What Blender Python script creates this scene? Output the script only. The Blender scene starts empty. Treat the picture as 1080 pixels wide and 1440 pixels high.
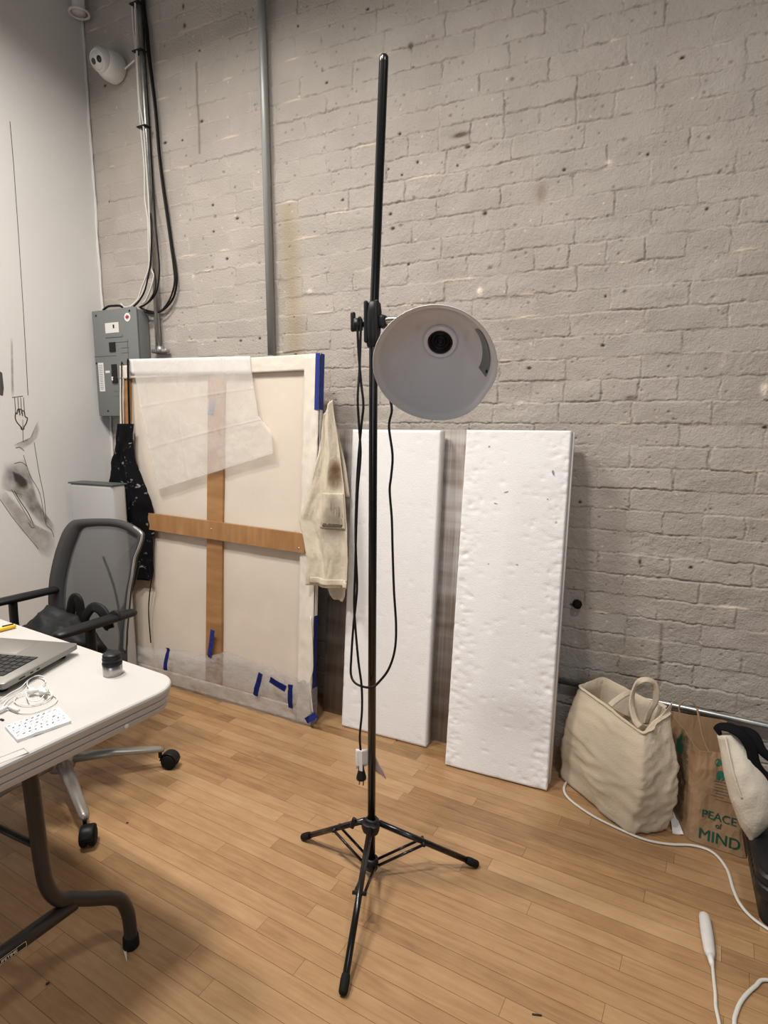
import bpy, bmesh, math, random
import numpy as np
from mathutils import Vector, Matrix, noise as mnoise
random.seed(7); rng = np.random.default_rng(7)
S = bpy.context.scene
COL = S.collection
R = math.radians

# ------------------------------------------------------------------ camera
F, PITCH, YAW, H = 830.0, R(8.9), R(25.1), 1.35
CAM = Vector((0, 0, H))
FW = Vector((-math.sin(YAW)*math.cos(PITCH), math.cos(YAW)*math.cos(PITCH), -math.sin(PITCH)))
RT = Vector((math.cos(YAW), math.sin(YAW), 0)); UP = RT.cross(FW)
cd = bpy.data.cameras.new('camera'); cam = bpy.data.objects.new('camera', cd); COL.objects.link(cam)
cd.sensor_fit = 'VERTICAL'; cd.sensor_height = 36.0; cd.lens = F/1440*36.0; cd.clip_start = 0.02
cam.matrix_world = Matrix(((RT.x, UP.x, -FW.x, CAM.x), (RT.y, UP.y, -FW.y, CAM.y), (RT.z, UP.z, -FW.z, CAM.z), (0, 0, 0, 1)))
S.camera = cam

# ------------------------------------------------------------------ light
w = bpy.data.worlds.new('world'); S.world = w; w.use_nodes = True
w.node_tree.nodes['Background'].inputs[0].default_value = (1.0, 0.93, 0.86, 1)
w.node_tree.nodes['Background'].inputs[1].default_value = 0.075
def area(name, loc, size, size_y, power, color, target=None, spread=180):
    l = bpy.data.lights.new(name, 'AREA'); l.shape = 'RECTANGLE'; l.size = size; l.size_y = size_y
    l.energy = power; l.color = color; l.spread = R(spread)
    o = bpy.data.objects.new(name, l); COL.objects.link(o); o.location = loc
    if target is not None:
        o.rotation_euler = (Vector(target)-Vector(loc)).to_track_quat('-Z', 'Y').to_euler()
    return o
area('ceiling_light_left', (-1.95, 0.95, 3.45), 0.55, 0.20, 42, (1.0, 0.94, 0.875), spread=150)
area('ceiling_light_middle', (-1.05, 0.50, 3.45), 0.34, 0.10, 42, (1.0, 0.94, 0.875), spread=160)
area('ceiling_light_right', (0.60, 0.60, 3.45), 0.34, 0.10, 19, (1.0, 0.94, 0.875), spread=160)
area('added_cool_fill', (0.9, -3.2, 1.7), 1.8, 1.4, 27, (0.80, 0.90, 1.0), target=(-0.5, 1.3, 1.4))  # unseen cool light added behind the camera to brighten the lamp shade's interior
vs = S.view_settings
vs.view_transform = 'Standard'; vs.look = 'None'; vs.gamma = 1.0; vs.use_curve_mapping = False
vs.exposure = 0.08

# ------------------------------------------------------------------ helpers
def ray(x, y): return FW + RT*((x-540)/F) + UP*((720-y)/F)
def on_plane(x, y, p0, n):
    r = ray(x, y); n = Vector(n); return CAM + r*((Vector(p0)-CAM).dot(n)/r.dot(n))
def atY(x, y, Y): return on_plane(x, y, (0, Y, 0), (0, 1, 0))
def atX(x, y, X): return on_plane(x, y, (X, 0, 0), (1, 0, 0))
def atZ(x, y, Z=0.0): return on_plane(x, y, (0, 0, Z), (0, 0, 1))

ORIG = {}
def tag(o, label=None, cat=None, group=None, kind=None):
    if label: o['label'] = label
    if cat: o['category'] = cat
    if group: o['group'] = group
    if kind: o['kind'] = kind
    return o
def thing(name, label, cat, loc=(0, 0, 0), group=None, rot=None):
    o = bpy.data.objects.new(name, None); COL.objects.link(o); o.location = loc
    o.empty_display_size = 0.05
    if rot is not None: o.rotation_euler = rot
    ORIG[o.name] = Vector(loc)
    return tag(o, label, cat, group)
def link(name, bm, m, parent=None, smooth=True, local=False, origin=None):
    me = bpy.data.meshes.new(name)
    if parent is not None:
        off = ORIG[parent.name]
    else:
        if origin is None:
            vs_ = [v.co for v in bm.verts]
            mn = [min(c[i] for c in vs_) for i in range(3)]; mx = [max(c[i] for c in vs_) for i in range(3)]
            origin = Vector(((mn[0]+mx[0])/2, (mn[1]+mx[1])/2, mn[2]))
        off = Vector(origin)
    if not local:
        bmesh.ops.translate(bm, verts=bm.verts, vec=-off)
    bm.normal_update()
    bm.to_mesh(me); bm.free()
    if smooth:
        me.polygons.foreach_set('use_smooth', [True]*len(me.polygons))
    o = bpy.data.objects.new(name, me); COL.objects.link(o)
    if m is not None: me.materials.append(m)
    if parent is not None: o.parent = parent
    else: o.location = off
    ORIG[o.name] = off
    return o
def sharp(o, ang=35):
    me = o.data
    bm = bmesh.new(); bm.from_mesh(me)
    for e in bm.edges:
        if len(e.link_faces) == 2 and e.calc_face_angle(0) > R(ang): e.smooth = False
    bm.to_mesh(me); bm.free(); return o
def box(bm, c, s, rot=None, bev=0.0, seg=2):
    g = bmesh.ops.create_cube(bm, size=1.0)
    vv = g['verts']
    bmesh.ops.scale(bm, vec=Vector(s), verts=vv)
    if bev > 0:
        es = list({e for v in vv for e in v.link_edges})
        r = bmesh.ops.bevel(bm, geom=es, offset=bev, segments=seg, profile=0.5, affect='EDGES')
        vv = list({v for f in r['faces'] for v in f.verts} | {v for v in vv if v.is_valid})
    M = (rot.to_4x4() if rot is not None else Matrix.Identity(4))
    bmesh.ops.transform(bm, matrix=Matrix.Translation(Vector(c)) @ M, verts=vv)
    return vv
def bm_box(c, s, rot=None, bev=0.0, seg=2):
    bm = bmesh.new(); box(bm, c, s, rot, bev, seg); return bm
def smooth_path(pts, n=6):
    pts = [Vector(p) for p in pts]
    if len(pts) < 3: return pts
    out = []
    for i in range(len(pts)-1):
        p0 = pts[max(i-1, 0)]; p1 = pts[i]; p2 = pts[i+1]; p3 = pts[min(i+2, len(pts)-1)]
        for k in range(n):
            t = k/n
            out.append(0.5*((2*p1)+(p2-p0)*t+(2*p0-5*p1+4*p2-p3)*t*t+(3*p1-p0-3*p2+p3)*t**3))
    out.append(pts[-1]); return out
def sweep(bm, pts, r, sides=10, ry=None, upv=None, closed_ends=True, radii=None):
    pts = [Vector(p) for p in pts]; ry = ry if ry is not None else r
    n = len(pts); rings = []
    t = (pts[1]-pts[0]).normalized()
    u = Vector(upv) if upv is not None else (Vector((0, 0, 1)) if abs(t.z) < 0.9 else Vector((1, 0, 0)))
    u = (u - t*u.dot(t)).normalized()
    for i in range(n):
        t = (pts[min(i+1, n-1)]-pts[max(i-1, 0)])
        if t.length < 1e-9: t = Vector((0, 0, 1))
        t.normalize()
        if upv is not None: u2 = Vector(upv)
        else: u2 = u
        u2 = u2 - t*u2.dot(t)
        if u2.length < 1e-6: u2 = u - t*u.dot(t)
        u = u2.normalized(); v = t.cross(u)
        k = radii[i] if radii else 1.0
        rings.append([bm.verts.new(pts[i]+(v*math.cos(a)*r+u*math.sin(a)*ry)*k) for a in [2*math.pi*j/sides for j in range(sides)]])
    for i in range(n-1):
        for j in range(sides):
            bm.faces.new((rings[i][j], rings[i][(j+1) % sides], rings[i+1][(j+1) % sides], rings[i+1][j]))
    if closed_ends:
        bm.faces.new(list(reversed(rings[0]))); bm.faces.new(rings[-1])
    return bm
def bm_tube(pts, r, sides=10, smooth=0, **k):
    bm = bmesh.new(); sweep(bm, smooth_path(pts, smooth) if smooth else pts, r, sides, **k); return bm
def lathe(bm, prof, M, seg=32, wob=None):
    """prof: list of (r, z) revolved about local z, placed with matrix M"""
    rings = []
    for (r, z) in prof:
        if r < 1e-6: rings.append([bm.verts.new(M @ Vector((0, 0, z)))]); continue
        ring = []
        for j in range(seg):
            a = 2*math.pi*j/seg; rr = r*(1+(wob(a, z) if wob else 0))
            ring.append(bm.verts.new(M @ Vector((rr*math.cos(a), rr*math.sin(a), z))))
        rings.append(ring)
    for a, b in zip(rings[:-1], rings[1:]):
        for j in range(seg):
            k = (j+1) % seg
            if len(a) == 1 and len(b) == 1: break
            if len(a) == 1: bm.faces.new((a[0], b[k], b[j]))
            elif len(b) == 1: bm.faces.new((a[j], a[k], b[0]))
            else: bm.faces.new((a[j], a[k], b[k], b[j]))
    return bm
def ribbon(pts, w_, th, nrm, smooth=6):
    pts = smooth_path(pts, smooth) if smooth else [Vector(p) for p in pts]
    bm = bmesh.new(); n = len(pts); rows = []
    nr = [Vector(q) for q in nrm] if isinstance(nrm[0], (tuple, list, Vector)) else [Vector(nrm)]*2
    for i, p in enumerate(pts):
        t = (pts[min(i+1, n-1)]-pts[max(i-1, 0)]).normalized(); f = i/(n-1)*(len(nr)-1); k = min(int(f), len(nr)-2)
        u = nr[k].lerp(nr[k+1], f-k); u = (u-t*u.dot(t)).normalized(); v = t.cross(u)
        rows.append([bm.verts.new(p+v*a*w_/2+u*b*th/2) for a, b in ((-1, -1), (-.5, -.7), (0, -.8), (.5, -.7), (1, -1), (1, 1), (.5, 1.3), (0, 1.2), (-.5, 1.3), (-1, 1))])
    for a, b in zip(rows[:-1], rows[1:]):
        for i in range(10): bm.faces.new((a[i], a[(i+1) % 10], b[(i+1) % 10], b[i]))
    bm.faces.new(list(reversed(rows[0]))); bm.faces.new(rows[-1]); bmesh.ops.recalc_face_normals(bm, faces=bm.faces); return bm
def snap(o, target, n, lift):
    from mathutils.bvhtree import BVHTree
    vv = [v.co+ORIG[target.name] for v in target.data.vertices]; tree = BVHTree.FromPolygons(vv, [list(p.vertices) for p in target.data.polygons]); n = Vector(n).normalized()
    for v in o.data.vertices:
        w_ = v.co+ORIG[o.name]; h = tree.ray_cast(w_+n*.08, -n, .16)
        if h[0] is not None: v.co = h[0]+n*lift-ORIG[o.name]
    return o
def bm_lathe(prof, M, seg=32, wob=None):
    bm = bmesh.new(); lathe(bm, prof, M, seg, wob); bmesh.ops.recalc_face_normals(bm, faces=bm.faces); return bm
def frame_z(loc, d):
    return Matrix.Translation(Vector(loc)) @ Vector(d).normalized().to_track_quat('Z', 'Y').to_matrix().to_4x4()
def resample(pts, n):
    pts = [Vector(p) for p in pts]; L = [0]
    for a, b in zip(pts[:-1], pts[1:]): L.append(L[-1]+(b-a).length)
    out = []; i = 0
    for k in range(n):
        s = L[-1]*k/(n-1)
        while i < len(L)-2 and L[i+1] < s: i += 1
        t = (s-L[i])/max(L[i+1]-L[i], 1e-9); out.append(pts[i].lerp(pts[i+1], min(max(t, 0), 1)))
    return out
def sheet(left, right, nu, nv, disp=None, thick=0.002, nrm=None):
    """closed cloth between two 3-D border lines (top to bottom), pushed along its normal by disp(u, v)"""
    a = resample(left, nv+1); b = resample(right, nv+1)
    g = [[a[j].lerp(b[j], i/nu) for i in range(nu+1)] for j in range(nv+1)]
    n = Vector(nrm).normalized()
    bm = bmesh.new(); fr = []; bk = []
    for j in range(nv+1):
        r1 = []; r2 = []
        for i in range(nu+1):
            d = disp(i/nu, j/nv) if disp else 0
            r1.append(bm.verts.new(g[j][i]+n*d)); r2.append(bm.verts.new(g[j][i]+n*(d-thick)))
        fr.append(r1); bk.append(r2)
    for j in range(nv):
        for i in range(nu):
            bm.faces.new((fr[j][i], fr[j+1][i], fr[j+1][i+1], fr[j][i+1]))
            bm.faces.new((bk[j][i], bk[j][i+1], bk[j+1][i+1], bk[j+1][i]))
    for j in range(nv):
        bm.faces.new((fr[j][0], bk[j][0], bk[j+1][0], fr[j+1][0]))
        bm.faces.new((fr[j][nu], fr[j+1][nu], bk[j+1][nu], bk[j][nu]))
    for i in range(nu):
        bm.faces.new((fr[0][i], fr[0][i+1], bk[0][i+1], bk[0][i]))
        bm.faces.new((fr[nv][i], bk[nv][i], bk[nv][i+1], fr[nv][i+1]))
    bmesh.ops.recalc_face_normals(bm, faces=bm.faces)
    return bm
def slab(o, ux, uz, un, W, Hh, T, nu=1, nv=1, disp=None):
    """slab with front corner o, width along ux, height along uz, thickness T behind (against un)"""
    o, ux, uz, un = Vector(o), Vector(ux), Vector(uz), Vector(un)
    return sheet([o+uz*Hh, o], [o+ux*W+uz*Hh, o+ux*W], nu, nv, disp if disp else None, T, un)
def prism(pts, n, t):
    """polygon (3-D points in one plane) given thickness t along n"""
    bm = bmesh.new(); n = Vector(n).normalized()
    a = [bm.verts.new(Vector(p)) for p in pts]; b = [bm.verts.new(Vector(p)+n*t) for p in pts]
    k = len(pts); bm.faces.new(a); bm.faces.new(list(reversed(b)))
    for i in range(k): bm.faces.new((a[i], a[(i+1) % k], b[(i+1) % k], b[i]))
    bmesh.ops.recalc_face_normals(bm, faces=bm.faces); return bm
def nz(x, y, z=0.0): return mnoise.noise(Vector((x, y, z)))
def fbm(x, y, z=0.0): return nz(x, y, z)+0.5*nz(2.1*x, 2.1*y, z+7)+0.25*nz(4.3*x, 4.3*y, z+3)
def text_part(name, body, size, M, m, parent, extr=0.0006, label=None):
    cu = bpy.data.curves.new(name, 'FONT'); cu.body = body; cu.size = size; cu.extrude = extr
    cu.align_x = 'LEFT'
    t = bpy.data.objects.new(name, cu); COL.objects.link(t)
    dg = bpy.context.evaluated_depsgraph_get()
    me = bpy.data.meshes.new_from_object(t.evaluated_get(dg))
    bpy.data.objects.remove(t)
    bm = bmesh.new(); bm.from_mesh(me); bpy.data.meshes.remove(me); bmesh.ops.triangulate(bm, faces=bm.faces)
    base = bm.copy() if False else bmesh.ops.duplicate(bm, geom=bm.verts[:]+bm.edges[:]+bm.faces[:])
    bmesh.ops.translate(bm, verts=[g for g in base['geom'] if isinstance(g, bmesh.types.BMVert)], vec=(size*.035, 0, extr*.3))
    bmesh.ops.transform(bm, matrix=M, verts=bm.verts)
    o = link(name, bm, m, parent, smooth=False)
    if label: o['label'] = label
    return o

# ------------------------------------------------------------------ materials
MATS = {}
def mat(name, col, rough=0.6, metal=0.0, bump=0.0, bscale=60, var=0.0, vscale=8, alpha=1.0, spec=0.5, coat=0.0, col2=None, detail=4, sss=0.0):
    m = bpy.data.materials.new(name); m.use_nodes = True; nt = m.node_tree; b = nt.nodes['Principled BSDF']
    N, L = nt.nodes, nt.links
    b.inputs['Base Color'].default_value = (*col, 1); b.inputs['Roughness'].default_value = rough
    b.inputs['Metallic'].default_value = metal; b.inputs['Specular IOR Level'].default_value = spec
    b.inputs['Coat Weight'].default_value = coat
    if alpha < 1: b.inputs['Alpha'].default_value = alpha
    tc = N.new('ShaderNodeTexCoord')
    if var > 0 or col2:
        n = N.new('ShaderNodeTexNoise'); n.inputs['Scale'].default_value = vscale; n.inputs['Detail'].default_value = 6
        L.new(tc.outputs['Object'], n.inputs['Vector'])
        cr = N.new('ShaderNodeValToRGB'); cr.color_ramp.elements[0].position = 0.35; cr.color_ramp.elements[1].position = 0.68
        c2 = col2 if col2 else tuple(c*(1+var) for c in col); c1 = col if col2 else tuple(c*(1-var) for c in col)
        cr.color_ramp.elements[0].color = (*c1, 1); cr.color_ramp.elements[1].color = (*c2, 1)
        L.new(n.outputs['Fac'], cr.inputs['Fac']); L.new(cr.outputs['Color'], b.inputs['Base Color'])
    if bump > 0:
        n = N.new('ShaderNodeTexNoise'); n.inputs['Scale'].default_value = bscale; n.inputs['Detail'].default_value = detail
        L.new(tc.outputs['Object'], n.inputs['Vector'])
        bp = N.new('ShaderNodeBump'); bp.inputs['Strength'].default_value = bump; bp.inputs['Distance'].default_value = 0.004
        L.new(n.outputs['Fac'], bp.inputs['Height']); L.new(bp.outputs['Normal'], b.inputs['Normal'])
    MATS[name] = m; return m
def wood(name, c1, c2, scale=(3, 3, 40), rough=0.5):
    m = mat(name, c1, rough); nt = m.node_tree; N, L = nt.nodes, nt.links; b = N['Principled BSDF']
    tc = N.new('ShaderNodeTexCoord'); mp = N.new('ShaderNodeMapping'); mp.inputs['Scale'].default_value = scale
    n = N.new('ShaderNodeTexNoise'); n.inputs['Scale'].default_value = 1.0; n.inputs['Detail'].default_value = 8
    L.new(tc.outputs['Object'], mp.inputs['Vector']); L.new(mp.outputs['Vector'], n.inputs['Vector'])
    cr = N.new('ShaderNodeValToRGB'); cr.color_ramp.elements[0].position = 0.3; cr.color_ramp.elements[1].position = 0.7
    cr.color_ramp.elements[0].color = (*c1, 1); cr.color_ramp.elements[1].color = (*c2, 1)
    L.new(n.outputs['Fac'], cr.inputs['Fac']); L.new(cr.outputs['Color'], b.inputs['Base Color']); return m

M_BLACK = mat('black_paint', (0.008, 0.008, 0.009), 0.22, spec=0.5)
M_BLACKP = mat('black_plastic', (0.009, 0.009, 0.010), 0.45, spec=0.3)
M_RUBBER = mat('rubber', (0.009, 0.0085, 0.0085), 0.75, spec=0.2)
M_CORD = mat('black_cord', (0.007, 0.006, 0.007), 0.5, spec=0.3)
M_ENAMEL = mat('white_enamel', (0.80, 0.80, 0.83), 0.10, spec=0.5, coat=0.3)
M_ENAMEL_OUT = mat('white_enamel_outside', (0.72, 0.71, 0.70), 0.3)
M_CHROME = mat('steel', (0.62, 0.60, 0.57), 0.28, 1.0)
M_GALV = mat('galvanised', (0.40, 0.41, 0.40), 0.38, 0.85, var=0.15, vscale=30)
M_CONDP = mat('conduit_paint', (0.36, 0.37, 0.36), 0.4, 0.25)
M_EPS = mat('foam', (0.90, 0.895, 0.90), 0.85, bump=0.35, bscale=220)
M_CANVAS = mat('canvas', (0.73, 0.645, 0.545), 0.9, bump=0.25, bscale=420, var=0.05, vscale=3)
M_CANVASF = mat('canvas_fold', (0.78, 0.715, 0.62), 0.9, bump=0.35, bscale=300, var=0.05, vscale=9)
M_SHIRT = mat('shirt_cloth', (0.66, 0.585, 0.46), 0.9, bump=0.4, bscale=90, var=0.08, vscale=10)
M_STAIN = mat('paint_stain', (0.30, 0.17, 0.08), 0.9, col2=(0.60, 0.50, 0.37), vscale=30)
M_STAINP = mat('stained_pocket', (0.34, 0.30, 0.23), 0.9, col2=(0.64, 0.57, 0.45), vscale=30, bump=0.4, bscale=90)
M_PINE = wood('stretcher_wood', (0.30, 0.145, 0.052), (0.44, 0.235, 0.095), (4, 4, 22))
M_PINEX = wood('stretcher_wood_across', (0.30, 0.145, 0.052), (0.44, 0.235, 0.095), (22, 4, 4))
M_BLUE = mat('blue_tape', (0.006, 0.022, 0.21), 0.55)
M_BLUESIDE = mat('blue_paint', (0.006, 0.016, 0.13), 0.6)
M_TISSUE = None
M_APRON = mat('apron_cloth', (0.004, 0.004, 0.005), 0.9, spec=0.15, bump=0.4, bscale=40)
def spatter(m):
    nt = m.node_tree; N, L = nt.nodes, nt.links; b = N['Principled BSDF']
    tc = N.new('ShaderNodeTexCoord'); mp = N.new('ShaderNodeMapping'); mp.inputs['Scale'].default_value = (24, 24, 38); L.new(tc.outputs['Object'], mp.inputs[0])
    n = N.new('ShaderNodeTexNoise'); n.inputs['Scale'].default_value = 1; n.inputs['Detail'].default_value = 3; n.inputs['Distortion'].default_value = .8; L.new(mp.outputs[0], n.inputs['Vector'])
    cr = N.new('ShaderNodeValToRGB'); e = cr.color_ramp.elements; e[0].position = .63; e[0].color = (.004, .004, .005, 1); e[1].position = .71; e[1].color = (.26, .26, .27, 1)
    L.new(n.outputs['Fac'], cr.inputs['Fac']); L.new(cr.outputs[0], b.inputs['Base Color'])
spatter(M_APRON)
M_STRAP = mat('black_webbing', (0.005, 0.005, 0.007), 0.85, spec=0.15)
M_PAINTMARK = mat('paint_marks', (0.30, 0.30, 0.31), 0.7)
M_PANEL = mat('panel_grey', (0.185, 0.195, 0.19), 0.45, spec=0.4)
M_PANELD = mat('panel_line', (0.07, 0.078, 0.078), 0.5)
M_WHITE = mat('white_plastic', (0.75, 0.74, 0.71), 0.4)
M_WHITEC = mat('white_cable', (0.66, 0.64, 0.59), 0.45)
M_PAPER = mat('paper_white', (0.80, 0.79, 0.78), 0.8)
M_RED = mat('red_print', (0.45, 0.02, 0.03), 0.6)
M_PINKP = mat('pink_tag', (0.72, 0.58, 0.57), 0.7)
M_TABLE = mat('table_plastic', (0.53, 0.515, 0.495), 0.42, bump=0.12, bscale=350, var=0.03, vscale=6)
M_TLEG = mat('table_leg_paint', (0.032, 0.027, 0.024), 0.42, spec=0.4)
M_ALU = mat('laptop_metal', (0.27, 0.26, 0.24), 0.42, 0.5)
M_KEY = mat('laptop_key', (0.011, 0.011, 0.012), 0.5)
M_YEL = mat('yellow', (0.85, 0.50, 0.03), 0.45)
M_TOTE = mat('tote_cotton', (0.59, 0.50, 0.38), 0.92, bump=0.35, bscale=160, var=0.06, vscale=6)
M_TOTE2 = mat('white_canvas', (0.62, 0.565, 0.47), 0.92, bump=0.4, bscale=140, var=0.08, vscale=7)
M_KRAFT = mat('kraft', (0.30, 0.185, 0.10), 0.8, bump=0.3, bscale=45, var=0.10, vscale=9)
M_KRAFTI = mat('kraft_twist', (0.36, 0.24, 0.14), 0.8)
M_GREEN = mat('green_print', (0.018, 0.15, 0.095), 0.7)
M_PRINT = mat('brown_print', (0.085, 0.07, 0.04), 0.8)
M_STAR = mat('chair_base_grey', (0.33, 0.31, 0.28), 0.35, 0.5)
M_CHAIRF = mat('chair_frame', (0.045, 0.045, 0.046), 0.55, spec=0.3)
M_SEAT = mat('seat_fabric', (0.014, 0.014, 0.015), 0.9, bump=0.4, bscale=250)
M_BAG = mat('black_leather', (0.004, 0.004, 0.005), 0.6, spec=0.3, bump=0.3, bscale=40)
M_CASE = mat('case_plastic', (0.010, 0.010, 0.011), 0.42, bump=0.15, bscale=300)
M_BIN = mat('bin_metal', (0.50, 0.50, 0.50), 0.4, 0.2)
M_DARK = mat('dark_void', (0.006, 0.005, 0.005), 0.7)
M_CHAR = mat('charcoal_line', (0.07, 0.065, 0.06), 0.9)
M_TRANSF = mat('frosted_connector', (0.66, 0.64, 0.61), 0.4, bump=0.3, bscale=60)
M_SPLINT = mat('dark_splinter', (0.02, 0.012, 0.008), 0.7)
M_LBL = mat('shade_label_grey', (0.20, 0.225, 0.225), 0.35)
def glassy(name, col, a, rough=0.5, nscale=None, lo=0, hi=1, stretch=(1, 1, 1)):
    """translucent sheet: part see-through, optionally patchy"""
    m = bpy.data.materials.new(name); m.use_nodes = True; nt = m.node_tree; N, L = nt.nodes, nt.links
    b = N['Principled BSDF']; b.inputs['Base Color'].default_value = (*col, 1); b.inputs['Roughness'].default_value = rough
    tr = N.new('ShaderNodeBsdfTransparent'); mx = N.new('ShaderNodeMixShader'); mx.inputs[0].default_value = a
    L.new(tr.outputs[0], mx.inputs[1]); L.new(b.outputs[0], mx.inputs[2]); L.new(mx.outputs[0], N['Material Output'].inputs['Surface'])
    if nscale:
        tc = N.new('ShaderNodeTexCoord'); mp = N.new('ShaderNodeMapping'); mp.inputs['Scale'].default_value = stretch
        n = N.new('ShaderNodeTexNoise'); n.inputs['Scale'].default_value = nscale; n.inputs['Detail'].default_value = 6
        mr = N.new('ShaderNodeMapRange'); mr.inputs[1].default_value = 0.3; mr.inputs[2].default_value = 0.7
        mr.inputs[3].default_value = lo; mr.inputs[4].default_value = hi
        L.new(tc.outputs['Object'], mp.inputs['Vector']); L.new(mp.outputs[0], n.inputs['Vector'])
        L.new(n.outputs['Fac'], mr.inputs[0]); L.new(mr.outputs[0], mx.inputs[0])
    MATS[name] = m; return m
M_TISSUE = glassy('tissue', (0.86, 0.82, 0.77), 0.6, 0.8, 6, 0.22, 0.36)
M_PLASTIC = glassy('plastic_film', (0.52, 0.50, 0.50), 0.5, 0.22, 40, 0.12, 0.42, (.6, 1, 1.6))
M_MESH = glassy('chair_mesh', (0.085, 0.085, 0.087), 0.74, 0.7)
def fading(name, col, hi):
    m = glassy(name, col, .4, .9, 16, 0.25, hi); nt = m.node_tree; N, L = nt.nodes, nt.links
    at = N.new('ShaderNodeAttribute'); at.attribute_name = 'strength'
    mx = [k for k in N if k.type == 'MIX_SHADER'][0]; src = mx.inputs[0].links[0].from_socket
    mu = N.new('ShaderNodeMath'); mu.operation = 'MULTIPLY'; L.new(src, mu.inputs[0]); L.new(at.outputs['Fac'], mu.inputs[1]); L.new(mu.outputs[0], mx.inputs[0]); return m
M_SMUDGE = fading('charcoal_smudge', (0.17, 0.155, 0.14), 0.75)
M_SMUDGEL = fading('pale_smudge', (0.36, 0.33, 0.30), 0.6)
M_SMUDGED = fading('dark_smudge', (0.06, 0.045, 0.038), 1.0)

# ------------------------------------------------------------------ the setting
XW, YW = -2.80, 2.38
def vnoise(nx, nz_, scale_x, scale_z, sx, sz):
    """smooth value noise sampled on an nx*nz grid that measures sx by sz metres"""
    gx = int(sx/scale_x)+4; gz = int(sz/scale_z)+4
    g = rng.random((gz, gx))*2-1
    fx = np.linspace(0, sx/scale_x, nx); fz = np.linspace(0, sz/scale_z, nz_)
    ix = fx.astype(int); iz = fz.astype(int); tx = fx-ix; tz = fz-iz
    tx = tx*tx*(3-2*tx); tz = (tz*tz*(3-2*tz))[:, None]
    a = g[iz][:, ix]; b = g[iz][:, ix+1]; c = g[iz+1][:, ix]; d = g[iz+1][:, ix+1]
    return (a*(1-tx)+b*tx)*(1-tz)+(c*(1-tx)+d*tx)*tz
def brick_wall():
    x0, x1, z0, z1 = XW, 1.35, 0.0, 3.75
    st = 0.0032; nx = int((x1-x0)/st); nzz = int((z1-z0)/st)
    xs = np.linspace(x0, x1, nx); zs = np.linspace(z0, z1, nzz)
    sx, sz = x1-x0, z1-z0
    X, Z = np.meshgrid(xs, zs)
    wx = 0.0045*vnoise(nx, nzz, 0.03, 0.03, sx, sz)+0.003*vnoise(nx, nzz, 0.011, 0.011, sx, sz)
    wz = 0.0035*vnoise(nx, nzz, 0.035, 0.03, sx, sz)+0.0028*vnoise(nx, nzz, 0.011, 0.011, sx, sz)+0.006*vnoise(nx, nzz, 0.7, 0.25, sx, sz)
    P = 0.08147; zz = Z-0.6018+wz; k = np.floor(zz/P).astype(int); fz = zz-k*P
    hdr = (k % 6) == 4
    per = np.where(hdr, 0.1297, 0.2595)
    rowr = np.random.default_rng(3).random(200)
    off = np.where(k % 2 != 0, 0.1714, 0.0438)+(rowr[k % 200]-0.5)*0.05
    xx = X-off+wx; i = np.floor(xx/per).astype(int); fx = xx-i*per
    br = np.random.default_rng(5).random(40009)
    bid = (k*733+i*17) % 40009
    jx = (br[(bid*7) % 40009]-0.5)*0.02
    fx = fx+0*jx
    dx = np.minimum(fx, per-fx)-0.0012; dz = np.minimum(fz, P-fz)-0.0012
    d = np.minimum(dx, dz*1.0)
    e = np.clip(d/0.0040, 0, 1); e = e*e*(3-2*e)
    fill = np.clip(0.55+0.55*vnoise(nx, nzz, 0.09, 0.05, sx, sz), 0.15, 1.0)
    soft = np.clip((X+1.9)/0.9, 0.30, 1.0)              # the corner end of the wall is more thickly painted
    h = 0.0042*e*fill*soft+(br[bid]-0.5)*0.0042*e
    h += ((br[(bid*3) % 40009]-0.5)*(fz/P-0.5)*0.006+(br[(bid*5) % 40009]-0.5)*(fx/per-0.5)*0.006)*e
    rough = 0.0010*vnoise(nx, nzz, 0.016, 0.016, sx, sz)+0.0008*vnoise(nx, nzz, 0.0085, 0.0085, sx, sz)+0.0016*vnoise(nx, nzz, 0.07, 0.05, sx, sz)
    h += rough*(0.45+0.6*br[(bid*11) % 40009])*soft
    stain = np.ones((nzz, nx, 3))
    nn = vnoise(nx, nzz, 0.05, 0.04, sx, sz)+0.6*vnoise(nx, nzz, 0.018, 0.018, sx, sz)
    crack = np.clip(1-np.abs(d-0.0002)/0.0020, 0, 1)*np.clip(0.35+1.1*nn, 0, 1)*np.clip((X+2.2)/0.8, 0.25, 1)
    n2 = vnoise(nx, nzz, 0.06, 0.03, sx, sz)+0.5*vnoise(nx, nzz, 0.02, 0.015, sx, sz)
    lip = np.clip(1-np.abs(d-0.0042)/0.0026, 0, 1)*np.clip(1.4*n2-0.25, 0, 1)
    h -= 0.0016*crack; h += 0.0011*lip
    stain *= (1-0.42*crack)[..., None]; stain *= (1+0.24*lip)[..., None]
    def blob(cx, cz, rx, rz, depth, dark=None):
        a0, a1 = np.searchsorted(xs, [cx-3*rx, cx+3*rx]); b0, b1 = np.searchsorted(zs, [cz-3*rz, cz+3*rz])
        if a1 <= a0 or b1 <= b0: return
        q = np.exp(-(((X[b0:b1, a0:a1]-cx)/rx)**2+((Z[b0:b1, a0:a1]-cz)/rz)**2))
        h[b0:b1, a0:a1] -= depth*q
        if dark is not None:
            f = np.clip(q*1.6, 0, 1)[..., None]; stain[b0:b1, a0:a1] = stain[b0:b1, a0:a1]*(1-f)+np.array(dark)*f
    r2 = np.random.default_rng(11)
    for _ in range(2000):
        s = r2.uniform(0.0022, 0.0042)*(1.5 if r2.random() < .1 else 1); blob(r2.uniform(x0+.5, x1), r2.uniform(z0, z1), s*r2.uniform(.8, 1.5), s, r2.uniform(0.002, 0.006), (0.68, 0.66, 0.64) if r2.random() < .6 else None)
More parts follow.
